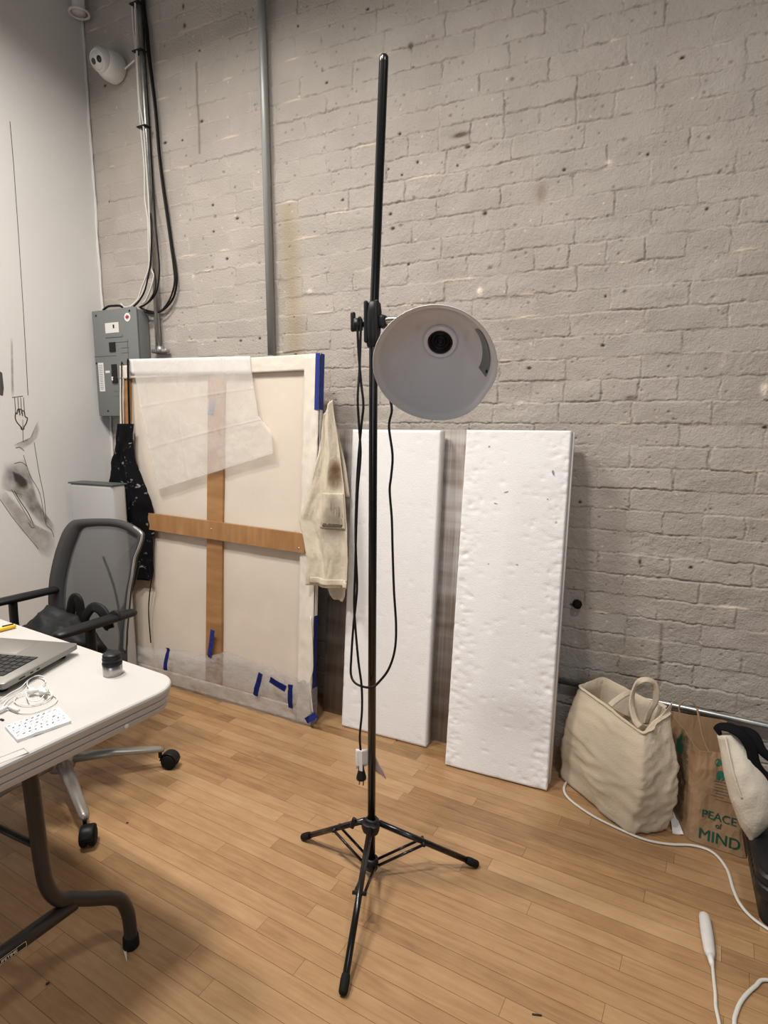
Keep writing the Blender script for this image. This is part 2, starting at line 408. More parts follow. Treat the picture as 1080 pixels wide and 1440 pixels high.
    for _ in range(130):
        s = r2.uniform(0.0035, 0.0055); blob(r2.uniform(x0, x1), r2.uniform(z0, z1), s*r2.uniform(.8, 2.0), s, 0.006, (0.12, 0.10, 0.09))
    for _ in range(420):
        s = r2.uniform(0.0025, 0.004); blob(r2.uniform(x0, x1), r2.uniform(z0, z1), s, s, -0.001, (1.5, 1.48, 1.42))
    for _ in range(150):                                  # chipped lips of paint along the joints
        kk = r2.integers(-7, 40); blob(r2.uniform(x0, x1), 0.6018+kk*P, r2.uniform(.015, .05), 0.0035, -0.0035, (1.45, 1.4, 1.28))
    for (px, py, rx, rz, dk) in [(675, 410, .010, .013, (1.9, 1.85, 1.75)), (682, 300, .008, .007, (.1, .08, .07)), (857, 229, .009, .008, (1.8, 1.75, 1.6)),
                                 (762, 272, .018, .03, (.75, .68, .6)), (648, 190, .03, .008, (.3, .25, .2)), (578, 65, .010, .010, (.4, .36, .33)), (1075, 547, .011, .016, (1.9, 1.85, 1.75)),
                                 (260, 36, .008, .010, (.3, .25, .22)), (258, 9, .006, .010, (.3, .25, .22)), (436, 410, .012, .008, (1.5, 1.48, 1.4)), (888, 560, .02, .008, (.5, .45, .42)), (900, 790, .005, .010, (.2, .17, .15))]:
        p = atY(px, py, YW); blob(p.x, p.z, rx, rz, 0.003 if dk[0] < 1 else -0.003, dk)
    def streak(px, py, px2, py2, wdt, colr, s):
        a = atY(px, py, YW); b = atY(px2, py2, YW)
        t = np.clip((Z-b.z)/(a.z-b.z), 0, 1); cx = b.x+(a.x-b.x)*t+0.3*wx
        q = np.exp(-((X-cx)/wdt)**2)*((Z < a.z+.01) & (Z > b.z-.01))*s
        for c in range(3): stain[..., c] *= 1-q*(1-colr[c])
    streak(276, 90, 281, 214, .006, (.45, .4, .37), .8); streak(930, 880, 926, 962, .006, (.5, .44, .4), .7)
    streak(405, 290, 415, 500, .05, (.82, .74, .55), .8); streak(870, 900, 930, 1000, .12, (.88, .82, .72), .5)
    y = YW-h
    co = np.stack([X, y, Z], -1).reshape(-1, 3)
    idx = np.arange(nx*nzz).reshape(nzz, nx)
    q = np.stack([idx[:-1, :-1], idx[:-1, 1:], idx[1:, 1:], idx[1:, :-1]], -1).reshape(-1, 4)
    me = bpy.data.meshes.new('wall_back')
    me.vertices.add(len(co)); me.vertices.foreach_set('co', co.astype(np.float32).ravel())
    me.loops.add(q.size); me.loops.foreach_set('vertex_index', q.astype(np.int32).ravel())
    me.polygons.add(len(q)); me.polygons.foreach_set('loop_start', np.arange(0, q.size, 4, dtype=np.int32))
    me.update(calc_edges=True)
    me.polygons.foreach_set('use_smooth', np.ones(len(q), bool))
    at = me.color_attributes.new('paint', 'FLOAT_COLOR', 'POINT')
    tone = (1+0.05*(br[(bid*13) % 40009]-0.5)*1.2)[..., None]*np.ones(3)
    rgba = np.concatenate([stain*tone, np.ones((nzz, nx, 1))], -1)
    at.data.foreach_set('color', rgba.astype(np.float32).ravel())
    m = mat('painted_brick', (0.40, 0.35, 0.30), 0.62, bump=0.75, bscale=150, spec=0.35, detail=3)
    nt = m.node_tree; N, L = nt.nodes, nt.links; b = N['Principled BSDF']
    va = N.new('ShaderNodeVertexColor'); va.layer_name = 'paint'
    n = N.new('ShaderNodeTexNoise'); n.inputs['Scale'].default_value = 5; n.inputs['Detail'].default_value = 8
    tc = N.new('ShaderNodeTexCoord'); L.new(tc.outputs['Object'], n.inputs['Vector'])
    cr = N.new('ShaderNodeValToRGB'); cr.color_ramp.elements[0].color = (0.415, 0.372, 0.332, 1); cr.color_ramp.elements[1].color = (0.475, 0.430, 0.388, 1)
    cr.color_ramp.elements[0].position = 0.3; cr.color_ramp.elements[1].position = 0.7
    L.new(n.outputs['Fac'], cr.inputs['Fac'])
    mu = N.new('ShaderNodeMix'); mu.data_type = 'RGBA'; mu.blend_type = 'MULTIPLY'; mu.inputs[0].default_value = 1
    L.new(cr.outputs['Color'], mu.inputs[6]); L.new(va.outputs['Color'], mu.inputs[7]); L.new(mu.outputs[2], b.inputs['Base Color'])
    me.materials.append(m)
    o = bpy.data.objects.new('wall_back', me); COL.objects.link(o); o['kind'] = 'structure'; ORIG[o.name] = Vector((0, 0, 0))
    return o
brick_wall()
def backing():
    o = link('trim_1', bm_box(((XW+1.35)/2, YW+0.06, 1.95), (1.35-XW+.2, 0.1, 3.9)), mat('masonry_core', (0.35, 0.3, 0.27), 0.9), smooth=False); o['kind'] = 'structure'
backing()
M_LWALL = mat('plaster', (0.72, 0.71, 0.69), 0.75, bump=0.12, bscale=120, var=0.02, vscale=2)
o = link('wall_left', bm_box((XW-0.06, 0.45, 1.95), (0.12, 3.9, 3.9)), M_LWALL, smooth=False); o['kind'] = 'structure'
def corner_bead():
    bm = bmesh.new(); pts = []
    for j in range(140):
        z = 3.9*j/139; pts.append(Vector((XW+0.004+0.004*fbm(z*5, 3), YW-0.009+0.004*fbm(z*6, 8), z)))
    sweep(bm, pts, 0.007, 6, radii=[1+0.5*nz(p.z*14, 2) for p in pts])
    o = link('trim_2', bm, M_LWALL); o['kind'] = 'structure'
corner_bead()
def floor_planks():
    bm = bmesh.new(); uvl = bm.loops.layers.uv.new('UVMap'); cl = bm.loops.layers.float_color.new('tone')
    W = 0.0515; a = R(-4.8); c, s = math.cos(a), math.sin(a); rr = random.Random(21)
    for r_ in range(-52, 62):
        y = r_*W; x = -4.6-rr.random()*0.8
        while x < 2.4:
            Ln = rr.choice([0.25, 0.35, 0.42, 0.55, 0.62, 0.75, 0.9, 1.1]); t = rr.gauss(0, 1)
            g = 0.0004; q = [(x+g, y+g), (x+Ln-g, y+g), (x+Ln-g, y+W-g), (x+g, y+W-g)]
            P_ = [(px*c-py*s, px*s+py*c) for px, py in q]
            if all(p[1] > YW or p[0] < XW-.05 or p[0] > 1.6 or p[1] < -1.5 for p in P_): x += Ln; continue
            f = bm.faces.new([bm.verts.new((p[0], min(p[1], YW+.02), 0)) for p in P_])
            o_ = rr.random()*50
            for l, (px, py) in zip(f.loops, q):
                l[uvl].uv = (px+o_, py+o_*3); l[cl] = (0.5+0.20*t, rr.random(), 0, 1)
            x += Ln
    m = mat('maple_floor', (0.5, 0.3, 0.15), 0.40, spec=0.45); nt = m.node_tree; N, L = nt.nodes, nt.links; b = N['Principled BSDF']
    uv = N.new('ShaderNodeUVMap'); uv.uv_map = 'UVMap'
    mp = N.new('ShaderNodeMapping'); mp.inputs['Scale'].default_value = (7, 70, 1)
    n = N.new('ShaderNodeTexNoise'); n.inputs['Detail'].default_value = 8; n.inputs['Scale'].default_value = 1.0; n.inputs['Distortion'].default_value = 0.6
    L.new(uv.outputs[0], mp.inputs[0]); L.new(mp.outputs[0], n.inputs['Vector'])
    n2 = N.new('ShaderNodeTexNoise'); n2.inputs['Scale'].default_value = 9; n2.inputs['Detail'].default_value = 5
    L.new(uv.outputs[0], n2.inputs['Vector'])
    va = N.new('ShaderNodeVertexColor'); va.layer_name = 'tone'; sp = N.new('ShaderNodeSeparateColor'); L.new(va.outputs[0], sp.inputs[0])
    def mth(op, a_, b_):
        k = N.new('ShaderNodeMath'); k.operation = op
        for i, v in enumerate((a_, b_)):
            if isinstance(v, (int, float)): k.inputs[i].default_value = v
            else: L.new(v, k.inputs[i])
        return k.outputs[0]
    f = mth('ADD', mth('MULTIPLY', n.outputs['Fac'], 0.55), mth('MULTIPLY', sp.outputs[0], 0.46))
    f = mth('ADD', f, mth('MULTIPLY', n2.outputs['Fac'], 0.35)); f = mth('SUBTRACT', f, 0.18)
    cr = N.new('ShaderNodeValToRGB'); e = cr.color_ramp.elements
    e[0].position = 0.15; e[0].color = (0.215, 0.112, 0.048, 1); e[1].position = 0.85; e[1].color = (0.50, 0.325, 0.175, 1)
    k = e.new(0.5); k.color = (0.385, 0.226, 0.108, 1)
    L.new(f, cr.inputs['Fac']); L.new(cr.outputs['Color'], b.inputs['Base Color'])
    bp = N.new('ShaderNodeBump'); bp.inputs['Strength'].default_value = 0.12; bp.inputs['Distance'].default_value = 0.002
    L.new(n.outputs['Fac'], bp.inputs['Height']); L.new(bp.outputs[0], b.inputs['Normal'])
    o = link('floor', bm, m, smooth=False, origin=(0, 0, 0)); o['kind'] = 'structure'
    o = link('trim_3', bm_box((-0.7, 0.45, -0.021), (4.8, 4.2, 0.04)), mat('floor_gap', (0.10, 0.045, 0.018), 0.8), smooth=False); o['kind'] = 'structure'
floor_planks()

# ------------------------------------------------------------------ foam boards and panel leaning on the wall
def leaning(name, label, xl, xr, ybl, ybr, dy, ztop, T, m, cat, group=None, nu=1, nv=1, disp=None):
    o = Vector((xl, ybl, 0.0)); ux = Vector((xr-xl, ybr-ybl, 0)); W = ux.length; ux.normalize()
    up_ = Vector((-ux.y*dy, dy*ux.x, ztop)); Hh = up_.length; up_.normalize(); n = ux.cross(up_).normalized()
    if n.y > 0: n = -n
    lift = max(0, -T*(-n).z) if (-n).z < 0 else 0
    o.z += lift
    bm = slab(o, ux, up_, n, W, Hh, T, nu, nv, disp)
    k = link(name, bm, m); tag(k, label, cat, group); return k, o, ux, up_, n, W, Hh
def dents(W_, H_, seed, dense, left, right):
    r_ = random.Random(seed); L_ = []
    for _ in range(dense):
        side = r_.random()
        if side < left: u = abs(r_.gauss(0.02, 0.10))
        elif side < left+right: u = 1-abs(r_.gauss(0.03, 0.10))
        else: u = r_.random()
        L_.append((u*W_, r_.random()*H_, r_.uniform(.006, .017), r_.uniform(.005, .011), r_.uniform(.0004, .0021)))
    cell = {}
    for q in L_:
        for a in range(int((q[0]-.05)/.05), int((q[0]+.05)/.05)+1):
            for b in range(int((q[1]-.05)/.05), int((q[1]+.05)/.05)+1): cell.setdefault((a, b), []).append(q)
    def d(u, v):
        x, z = u*W_, (1-v)*H_; s = 0
        for q in cell.get((int(x/.05), int(z/.05)), ()):
            s -= q[4]*math.exp(-((x-q[0])/q[2])**2-((z-q[1])/q[3])**2)
        e = min(x, W_-x, z, H_-z); s -= 0.003*max(0, 1-e/0.006)**2
        return s+0.0006*fbm(x*9, z*9, seed)
    return d
big = leaning('foam_board', 'larger white foam board with dented surface, standing nearest the cloth bag', -0.692, -0.300, 2.042, 2.042, 0.193, 1.304, 0.045, M_EPS, 'foam board',
              'white foam boards leaning on the brick wall', 100, 330, dents(.392, 1.32, 4, 620, .38, .42))
def marks(parent, o, ux, up_, n, items, m, name='scuff'):
    for (px, py, a, b, rot) in items:
        c = on_plane(px, py, o, n)+n*0.0007
        d = ux*math.cos(rot)+up_*math.sin(rot); e = up_*math.cos(rot)-ux*math.sin(rot)
        pts = [c+d*(a*math.cos(t)*(1+.2*math.sin(3*t)))+e*(b*math.sin(t)) for t in [2*math.pi*i/12 for i in range(12)]]
        link(name, prism(pts, n, 0.0004), m, parent, smooth=False)
M_SCUFF = mat('grey_scuff', (0.30, 0.30, 0.31), 0.8)
marks(big[0], *big[1:5], [(778, 665, .004, .010, .3), (688, 628, .004, .002, .5), (712, 692, .009, .002, .3), (770, 702, .003, .002, 0), (697, 708, .007, .002, -.2), (782, 734, .005, .0015, .6), (727, 794, .005, .0015, 0), (687, 793, .003, .0015, 0)], M_SCUFF)
leaning('foam_board', 'white foam board hidden behind the larger dented one, only its right edge showing', -0.675, -0.297, 2.096, 2.096, 0.187, 1.298, 0.036, M_EPS, 'foam board', 'white foam boards leaning on the brick wall')
small = leaning('foam_board', 'narrower white foam board directly behind the black lamp pole, beside the stained shirt', -1.209, -0.806, 2.134, 2.128, 0.125, 1.303, 0.05, M_EPS, 'foam board',
                'white foam boards leaning on the brick wall', 60, 200, dents(.403, 1.31, 9, 130, .6, .1))
marks(small[0], *small[1:5], [(558, 1041, .003, .003, 0)], M_DARK, 'speck')
def sheet_panel():
    m = mat('grey_panel', (0.33, 0.29, 0.255), 0.45, spec=0.4); nt = m.node_tree; N, L = nt.nodes, nt.links; b = N['Principled BSDF']
    tc = N.new('ShaderNodeTexCoord'); sx = N.new('ShaderNodeSeparateXYZ'); L.new(tc.outputs['Object'], sx.inputs[0])
    n = N.new('ShaderNodeTexNoise'); n.inputs['Scale'].default_value = 1.0; n.inputs['Detail'].default_value = 3
    mp = N.new('ShaderNodeMapping'); mp.inputs['Scale'].default_value = (1.5, 1, 13); L.new(tc.outputs['Object'], mp.inputs[0]); L.new(mp.outputs[0], n.inputs['Vector'])
    mp2 = N.new('ShaderNodeMapping'); mp2.inputs['Scale'].default_value = (130, 1, 3); L.new(tc.outputs['Object'], mp2.inputs[0])
    n2 = N.new('ShaderNodeTexNoise'); n2.inputs['Scale'].default_value = 1.0; L.new(mp2.outputs[0], n2.inputs['Vector'])
    ad = N.new('ShaderNodeMath'); ad.operation = 'ADD'; L.new(n.outputs['Fac'], ad.inputs[0])
    ml = N.new('ShaderNodeMath'); ml.operation = 'MULTIPLY'; ml.inputs[1].default_value = 0.5; L.new(n2.outputs['Fac'], ml.inputs[0]); L.new(ml.outputs[0], ad.inputs[1])
    cr = N.new('ShaderNodeValToRGB'); e = cr.color_ramp.elements
    e[0].position = 0.58; e[0].color = (0.26, 0.205, 0.165, 1); e[1].position = 0.90; e[1].color = (0.50, 0.465, 0.45, 1)
    L.new(ad.outputs[0], cr.inputs['Fac']); L.new(cr.outputs['Color'], b.inputs['Base Color'])
    leaning('banded_sheet', 'tall grey-brown banded sheet leaning on the wall behind the white foam boards', -1.36, -0.335, 2.226, 2.19, 0.125, 1.308, 0.012, m, 'panel')
sheet_panel()

# ------------------------------------------------------------------ stretched canvas, seen from behind
PA = Vector((-1.335, 2.087, 0.0)); PB = Vector((-2.575, 2.142, 0.0))
pu = (PB-PA).normalized()*-1        # left -> right
PW = (PB-PA).length
ph = Vector((pu.y*-1, pu.x, 0)); ph = ph if ph.y > 0 else -ph
pup = (ph*0.122+Vector((0, 0, 1.617))).normalized(); PH = 1.630
pn = pu.cross(pup); pn = pn if pn.y < 0 else -pn
def pp(x, y, off=0.0): return on_plane(x, y, PB+pn*off, pn)
def pl(u, v, off=0.0): return PB+pu*u+pup*v+pn*off
def painting():
    t = thing('stretched_canvas', 'large canvas on a wooden stretcher leaning with its bare back to the room', 'painting', pl(PW/2, 0, 0))
    LF = 0.005
    Tk = 0.025
    # canvas face at the far side, stretcher bars in front of it
    link('canvas', slab(pl(0.004, LF, -0.015), pu, pup, pn, PW-.008, PH-.004, 0.008, 40, 50, lambda u, v: 0.003*fbm(u*3, v*3, 1)*min(1, 6*min(u, 1-u, v, 1-v))), M_CANVAS, t)
    bw = 0.062
    for (u, v, w_, h_, m) in ((0.004, LF, bw, PH-.01, M_PINE), (PW-bw-.004, LF, bw, PH-.01, M_PINE), (bw+.004, LF, PW-2*bw-.008, bw, M_PINEX), (bw+.004, PH-bw-.005, PW-2*bw-.008, bw, M_PINEX)):
        link('stretcher_bar', slab(pl(u, v, -0.001), pu, pup, pn, w_, h_, 0.014), m, t, smooth=False)
    def loc(x, y, off=0): q = pp(x, y, off)-PB; return q.dot(pu), q.dot(pup)
    # cross bars
    ua = loc(291, 700)[0]; ub = loc(313, 700)[0]
    link('cross_bar', slab(pl(ua, LF+bw-.005, -0.0005), pu, pup, pn, ub-ua, PH-2*bw+.01, 0.013), M_PINE, t, smooth=False)
    L0 = pp(205, 720); L1 = pp(205, 743); R0 = pp(429, 750); R1 = pp(429, 777)
    du = (R0-L0).normalized()
    a = pl(0.066, (L0-PB).dot(pup)); 
    link('cross_bar', prism([L0-du*0.10, L1-du*0.10, R1+du*.01, R0+du*.01], pn, 0.019), M_PINEX, t, smooth=False)
    for (x, y) in ((297, 744), (420, 771)):
        link('screw_head', bm_lathe([(0, .0025), (.004, .0015), (.0055, 0), (.0055, -.001), (0, -.001)], frame_z(pp(x, y, 0.019), pn), 12), M_CHROME, t)
    # canvas turned over the bars
    f = lambda s, a_: (lambda u, v: 0.004+a_*abs(fbm(u*s[0], v*s[1], 5)))
    link('canvas_fold', slab(pl(0.0, PH-.068, 0.001), pu, pup, pn, PW, .068, 0.004, 80, 8, f((14, 1.5), .0035)), M_CANVASF, t)
    link('canvas_fold', slab(pl(PW-.079, LF, 0.002), pu, pup, pn, .079, PH-.01, 0.005, 10, 120, f((2.0, 16), .007)), M_CANVASF, t)
    link('canvas_fold', slab(pl(.032, LF, 0.001), pu, pup, pn, PW-.115, .068, 0.004, 80, 8, f((14, 1.5), .0035)), M_CANVASF, t)
    link('canvas_fold', slab(pl(0.0, .0+LF, 0.001), pu, pup, pn, .030, PH-.008, 0.004, 6, 60, f((1.5, 14), .003)), M_CANVASF, t)
    # long edge faces: blue painted sides
    for u0 in (PW, -0.0035):
        o = link('side_edge', slab(pl(u0, LF, 0.0), pu, pup, pn, .0035, PH-.012, Tk), M_BLUESIDE, t, smooth=False); o['label'] = 'blue painted side edge'
    o = link('canvas_fold', slab(pl(PW+.0036, .50, .002), pu, pup, pn, .0015, PH-.50-.235, Tk-.006), M_CANVASF, t, smooth=False)
    o = link('tape_strip', slab(pl(PW+.0036, PH-.235, .006), pu, pup, pn, .0012, .235, Tk+.004), M_BLUE, t, smooth=False); o['label'] = 'blue tape down the top of the side edge'
    o = link('tape_strip', slab(pl(PW-.018, PH-.235, .0125), pu, pup, pn, .0215, .235, .002), M_BLUE, t, smooth=False)
    link('edge_cord', bm_tube([pl(PW-.008, .50, .014), pl(PW+.006, .28, .012), pl(PW-.004, .2, .014), pl(PW+.012, .06, .01)], .0035, 6, 6), M_CANVASF, t)
    # plastic film taped round the foot
    def film(u, v):
        return 0.008+0.030*math.sin(math.pi*min(1, v*1.0))**1.2*(0.6+0.4*math.sin(u*5))+0.007*fbm(u*10, v*3, 2)+0.004*fbm(u*30, v*6, 4)
    top = [(178, 903), (200, 908), (232, 912), (262, 914), (290, 921), (306, 920), (318, 915), (345, 926), (380, 938), (410, 950), (440, 960)]
    tl = [pp(x, y, .004) for x, y in top]; tl[0] = pl(-.003, (tl[0]-PB).dot(pup), .004); tl[-1] = pl(PW+.004, (tl[-1]-PB).dot(pup), .004)
    bl = [pl(-.003+(PW+.007)*i/30, 0.0015, .006) for i in range(31)]
    # build as a sheet running left to right: "left" border is the upper edge, "right" the lower
    film_bm = sheet(tl, bl, 14, 110, lambda u, v: film(v, u), 0.0012, pn)
    o = o_film = link('plastic_wrap', film_bm, M_PLASTIC, t); o['label'] = 'clear plastic film taped round the foot of the canvas'
    link('plastic_wrap', slab(pl(PW+.005, 0.0015, .010), pu, pup, pn, .0012, .17, Tk+.016), M_PLASTIC, t, smooth=False)
    fl = o_film
    from mathutils.bvhtree import BVHTree
    def strip(x1, y1, x2, y2, w_, off=.012):
        a = pp(x1, y1, off); b = pp(x2, y2, off); d = (b-a).normalized(); s = pn.cross(d).normalized()
        n_ = 10; le = []; ri = []
        for i in range(n_+1):
            q = a.lerp(b, i/n_)+pn*(0.003*nz(i*.6, x1)); k = w_/2*(1+.12*nz(i*.8, y1))
            le.append(q-s*k+d*0); ri.append(q+s*k)
        o = link('tape_strip', sheet(le, ri, 2, n_, None, .0012, pn), M_BLUE, t, smooth=False); o['label'] = 'torn strip of blue tape'
        if fl is not None:
            vv = [v.co+ORIG[fl.name] for v in fl.data.vertices]; tree = BVHTree.FromPolygons(vv, [list(p.vertices) for p in fl.data.polygons])
            c = (a+b)/2; hit = tree.ray_cast(c+pn*.15, -pn)
            for v in o.data.vertices:
                w2 = v.co+ORIG[o.name]; hh = tree.ray_cast(w2+pn*.15, -pn)
                if hh[0] is not None:
                    r_ = CAM-hh[0]; v.co = hh[0]+pn*.0016-ORIG[o.name]
    strip(235, 911, 237, 941, .024, .022); strip(299, 886, 294, 925, .026, .020); strip(362, 949, 356, 980, .026, .040)
    strip(376, 957, 398, 971, .028, .038); strip(404, 965, 405, 998, .026, .040); strip(182, 910, 184, 930, .02, .016)
    strip(427, 1016, 445, 1005, .028, .036)
    fl = None; strip(299, 562, 296, 584, .034, .003)
    return t
painting()
M_TAPEB = M_BLUE
def tissue():
    off = .012
    L_ = [(187, 506), (190, 530), (198, 575), (212, 640), (224, 689)]
    R_ = [(352, 502), (356, 535), (364, 585), (382, 605), (386, 638)]
    le = [pp(x, y, off) for x, y in L_]; ri = [pp(x, y, off) for x, y in R_]
    def d(u, v):
        s = 0.001+0.003*v
        for c in (0.32, 0.66): s += 0.002*max(0, 1-abs(u-c-.03*math.sin(v*5))/.012)*(v > .12)
        for c in (0.36, 0.68): s += 0.002*max(0, 1-abs(v-c+.06*u)/.012)
        s += 0.006*fbm(u*3, v*3, 6)*v+0.004*abs(fbm(u*9, v*8, 8))*max(0, v-.2)
        s += 0.016*max(0, v-.85)*(0.5+.5*math.sin(u*4))+.05*max(0, u-.8)*max(0, v-.6)
        return s
    bm = sheet(le, ri, 120, 130, d, .0006, pn)
    t = thing('tissue_sheet', 'creased translucent white paper sheet hanging over the top of the canvas back', 'paper', pl(.6, PH-.3, .02))
    link('hanging_sheet', bm, M_TISSUE, t)
    o = link('folded_edge', sheet([pp(181, 505, .008), pp(183, 527, .009)], [pp(352, 501, .008), pp(353, 526, .009)], 40, 4, lambda u, v: .002*fbm(u*8, v*2, 5)+.001, .0008, pn), M_PAPER, t); return
    tag(o, 'creased translucent white paper sheet hanging over the top of the canvas back', 'paper')
tissue()

# ------------------------------------------------------------------ apron and shirt on the canvas corners
def apron():
    t = thing('apron', 'black paint-spattered apron hung by its strap from the left canvas corner', 'apron', pl(0.02, .35, .03))
    L_ = [(165, 596), (164, 625), (158, 650), (156, 690), (153, 720), (149, 770), (147, 809)]
    R_ = [(187, 596), (187, 625), (190, 648), (199, 675), (210, 704), (213, 735), (211, 775), (210, 818)]
    def d(u, v): return 0.018*math.sin(u*9+v*3)*min(1, v*2)+.012*fbm(u*5, v*7, 3)+.012*math.sin(math.pi*u)
    bib = sheet([pp(x, y, .03) for x, y in L_], [pp(x, y, .03) for x, y in R_], 26, 70, d, .003, pn)
    link('apron_body', bib, M_APRON, t)
    link('neck_strap', bm_tube([pp(182, 598, .031), pp(181, 560, .026), pp(180, 522, .022), pp(180, 506, .016), pl(.045, PH+.006, -.008), pl(.045, PH+.004, -.028)], .008, 8, 4, ry=.0022, upv=pn), M_STRAP, t)
    link('neck_strap', bm_tube([pp(172, 598, .031), pp(171, 560, .024), pp(171, 530, .018), pp(171, 510, .012), pl(.012, PH+.006, -.008), pl(.012, PH+.004, -.028)], .004, 8, 4, ry=.002, upv=pn), M_STRAP, t)
    link('waist_tie', bm_tube([pp(208, 790, .03), pp(213, 812, .026), pp(211, 830, .022), pp(209, 860, .018), pp(212, 904, .014)], .004, 8, 6, ry=.002, upv=pn), M_STRAP, t)
apron()
def shirt():
    t = thing('work_shirt', 'cream paint-stained cotton shirt hanging from the right canvas corner', 'shirt', pl(PW, .4, .05))
    # rear flap, deeper in
    def rf(u, v): return .006*math.sin(u*8+v*2)
    link('shirt_back', sheet([pp(x, y, -.02) for x, y in ((463, 562), (470, 620), (476, 690), (478, 696))], [pp(x, y, -.03) for x, y in ((466, 566), (476, 610), (486, 655), (491, 699))], 10, 24, rf, .003, pn), M_SHIRT, t)
    L_ = [(455, 588), (451, 620), (444, 660), (436, 690), (422, 732), (429, 758), (434, 785), (432, 822)]
    R_ = [(466, 562), (472, 605), (479, 660), (484, 700), (487, 745), (489, 790), (487, 829)]
    def d(u, v): return .014*math.sin(u*11+v*2)*(.4+.6*v)+.006*fbm(u*4, v*5, 2)+.010*math.sin(math.pi*u)+.0035*fbm(u*13, v*9, 9)*(.4+v)
    bm = sheet([pp(x, y, .035) for x, y in L_], [pp(x, y, .025) for x, y in R_], 44, 100, d, .003, pn)
    body = link('shirt_body', bm, M_SHIRT, t)
    from mathutils.bvhtree import BVHTree
    vv = [v.co+ORIG[body.name] for v in body.data.vertices]; tree = BVHTree.FromPolygons(vv, [list(p.vertices) for p in body.data.polygons])
    def drape(L2, R2, nu, nv, name, m, lift, label=None, fade=False):
        b2 = sheet([pp(x, y, .06) for x, y in L2], [pp(x, y, .06) for x, y in R2], nu, nv, None, .0015, pn)
        for v in b2.verts:
            dd = (v.co-PB).dot(pn)-.06
            h = tree.ray_cast(v.co+pn*.2, -pn)
            if h[0] is not None: v.co = h[0]+pn*(lift+dd+.0015)
        o = link(name, b2, m, t)
        if label: o['label'] = label
        if fade:
            val = []
            for j in range(nv+1):
                for i in range(nu+1):
                    k = min(1, 3.0*min(i/nu, 1-i/nu)+.0)*min(1, 2.6*min(j/nv, 1-j/nv)); val += [k, k]
            at = o.data.attributes.new('strength', 'FLOAT', 'POINT'); at.data.foreach_set('value', val)
    drape([(459, 645), (457, 665), (455, 690)], [(471, 640), (474, 665), (476, 692)], 10, 20, 'sleeve_stain', fading('rust_stain', (.20, .10, .04), .75), .0006, 'rust brown paint stain', True)
    drape([(451, 693), (449, 720), (447, 742)], [(476, 694), (478, 720), (479, 746)], 14, 20, 'pocket', M_SHIRT, .0025, 'patch pocket')
    drape([(452, 694), (450, 720), (446, 760)], [(477, 694), (479, 722), (482, 762)], 14, 22, 'grime_stain', fading('grime_stain', (.16, .13, .09), .62), .0034, 'grey grime over the pocket', True)
    drape([(450, 735), (453, 741)], [(476, 739), (474, 743)], 8, 4, 'pocket_opening', mat('grime', (.12, .10, .08), .9), .003)
    drape([(433, 812), (432, 821)], [(487, 819), (487, 828)], 20, 4, 'hem', M_SHIRT, .003)
    # corner of cloth knotted over the frame top
    link('inner_lining', sheet([pp(x, y, -.012) for x, y in ((458, 815), (463, 835), (468, 842))], [pp(x, y, -.02) for x, y in ((486, 815), (485, 838), (482, 846))], 8, 10, lambda u, v: .006*math.sin(u*9), .003, pn), M_SHIRT, t)
shirt()

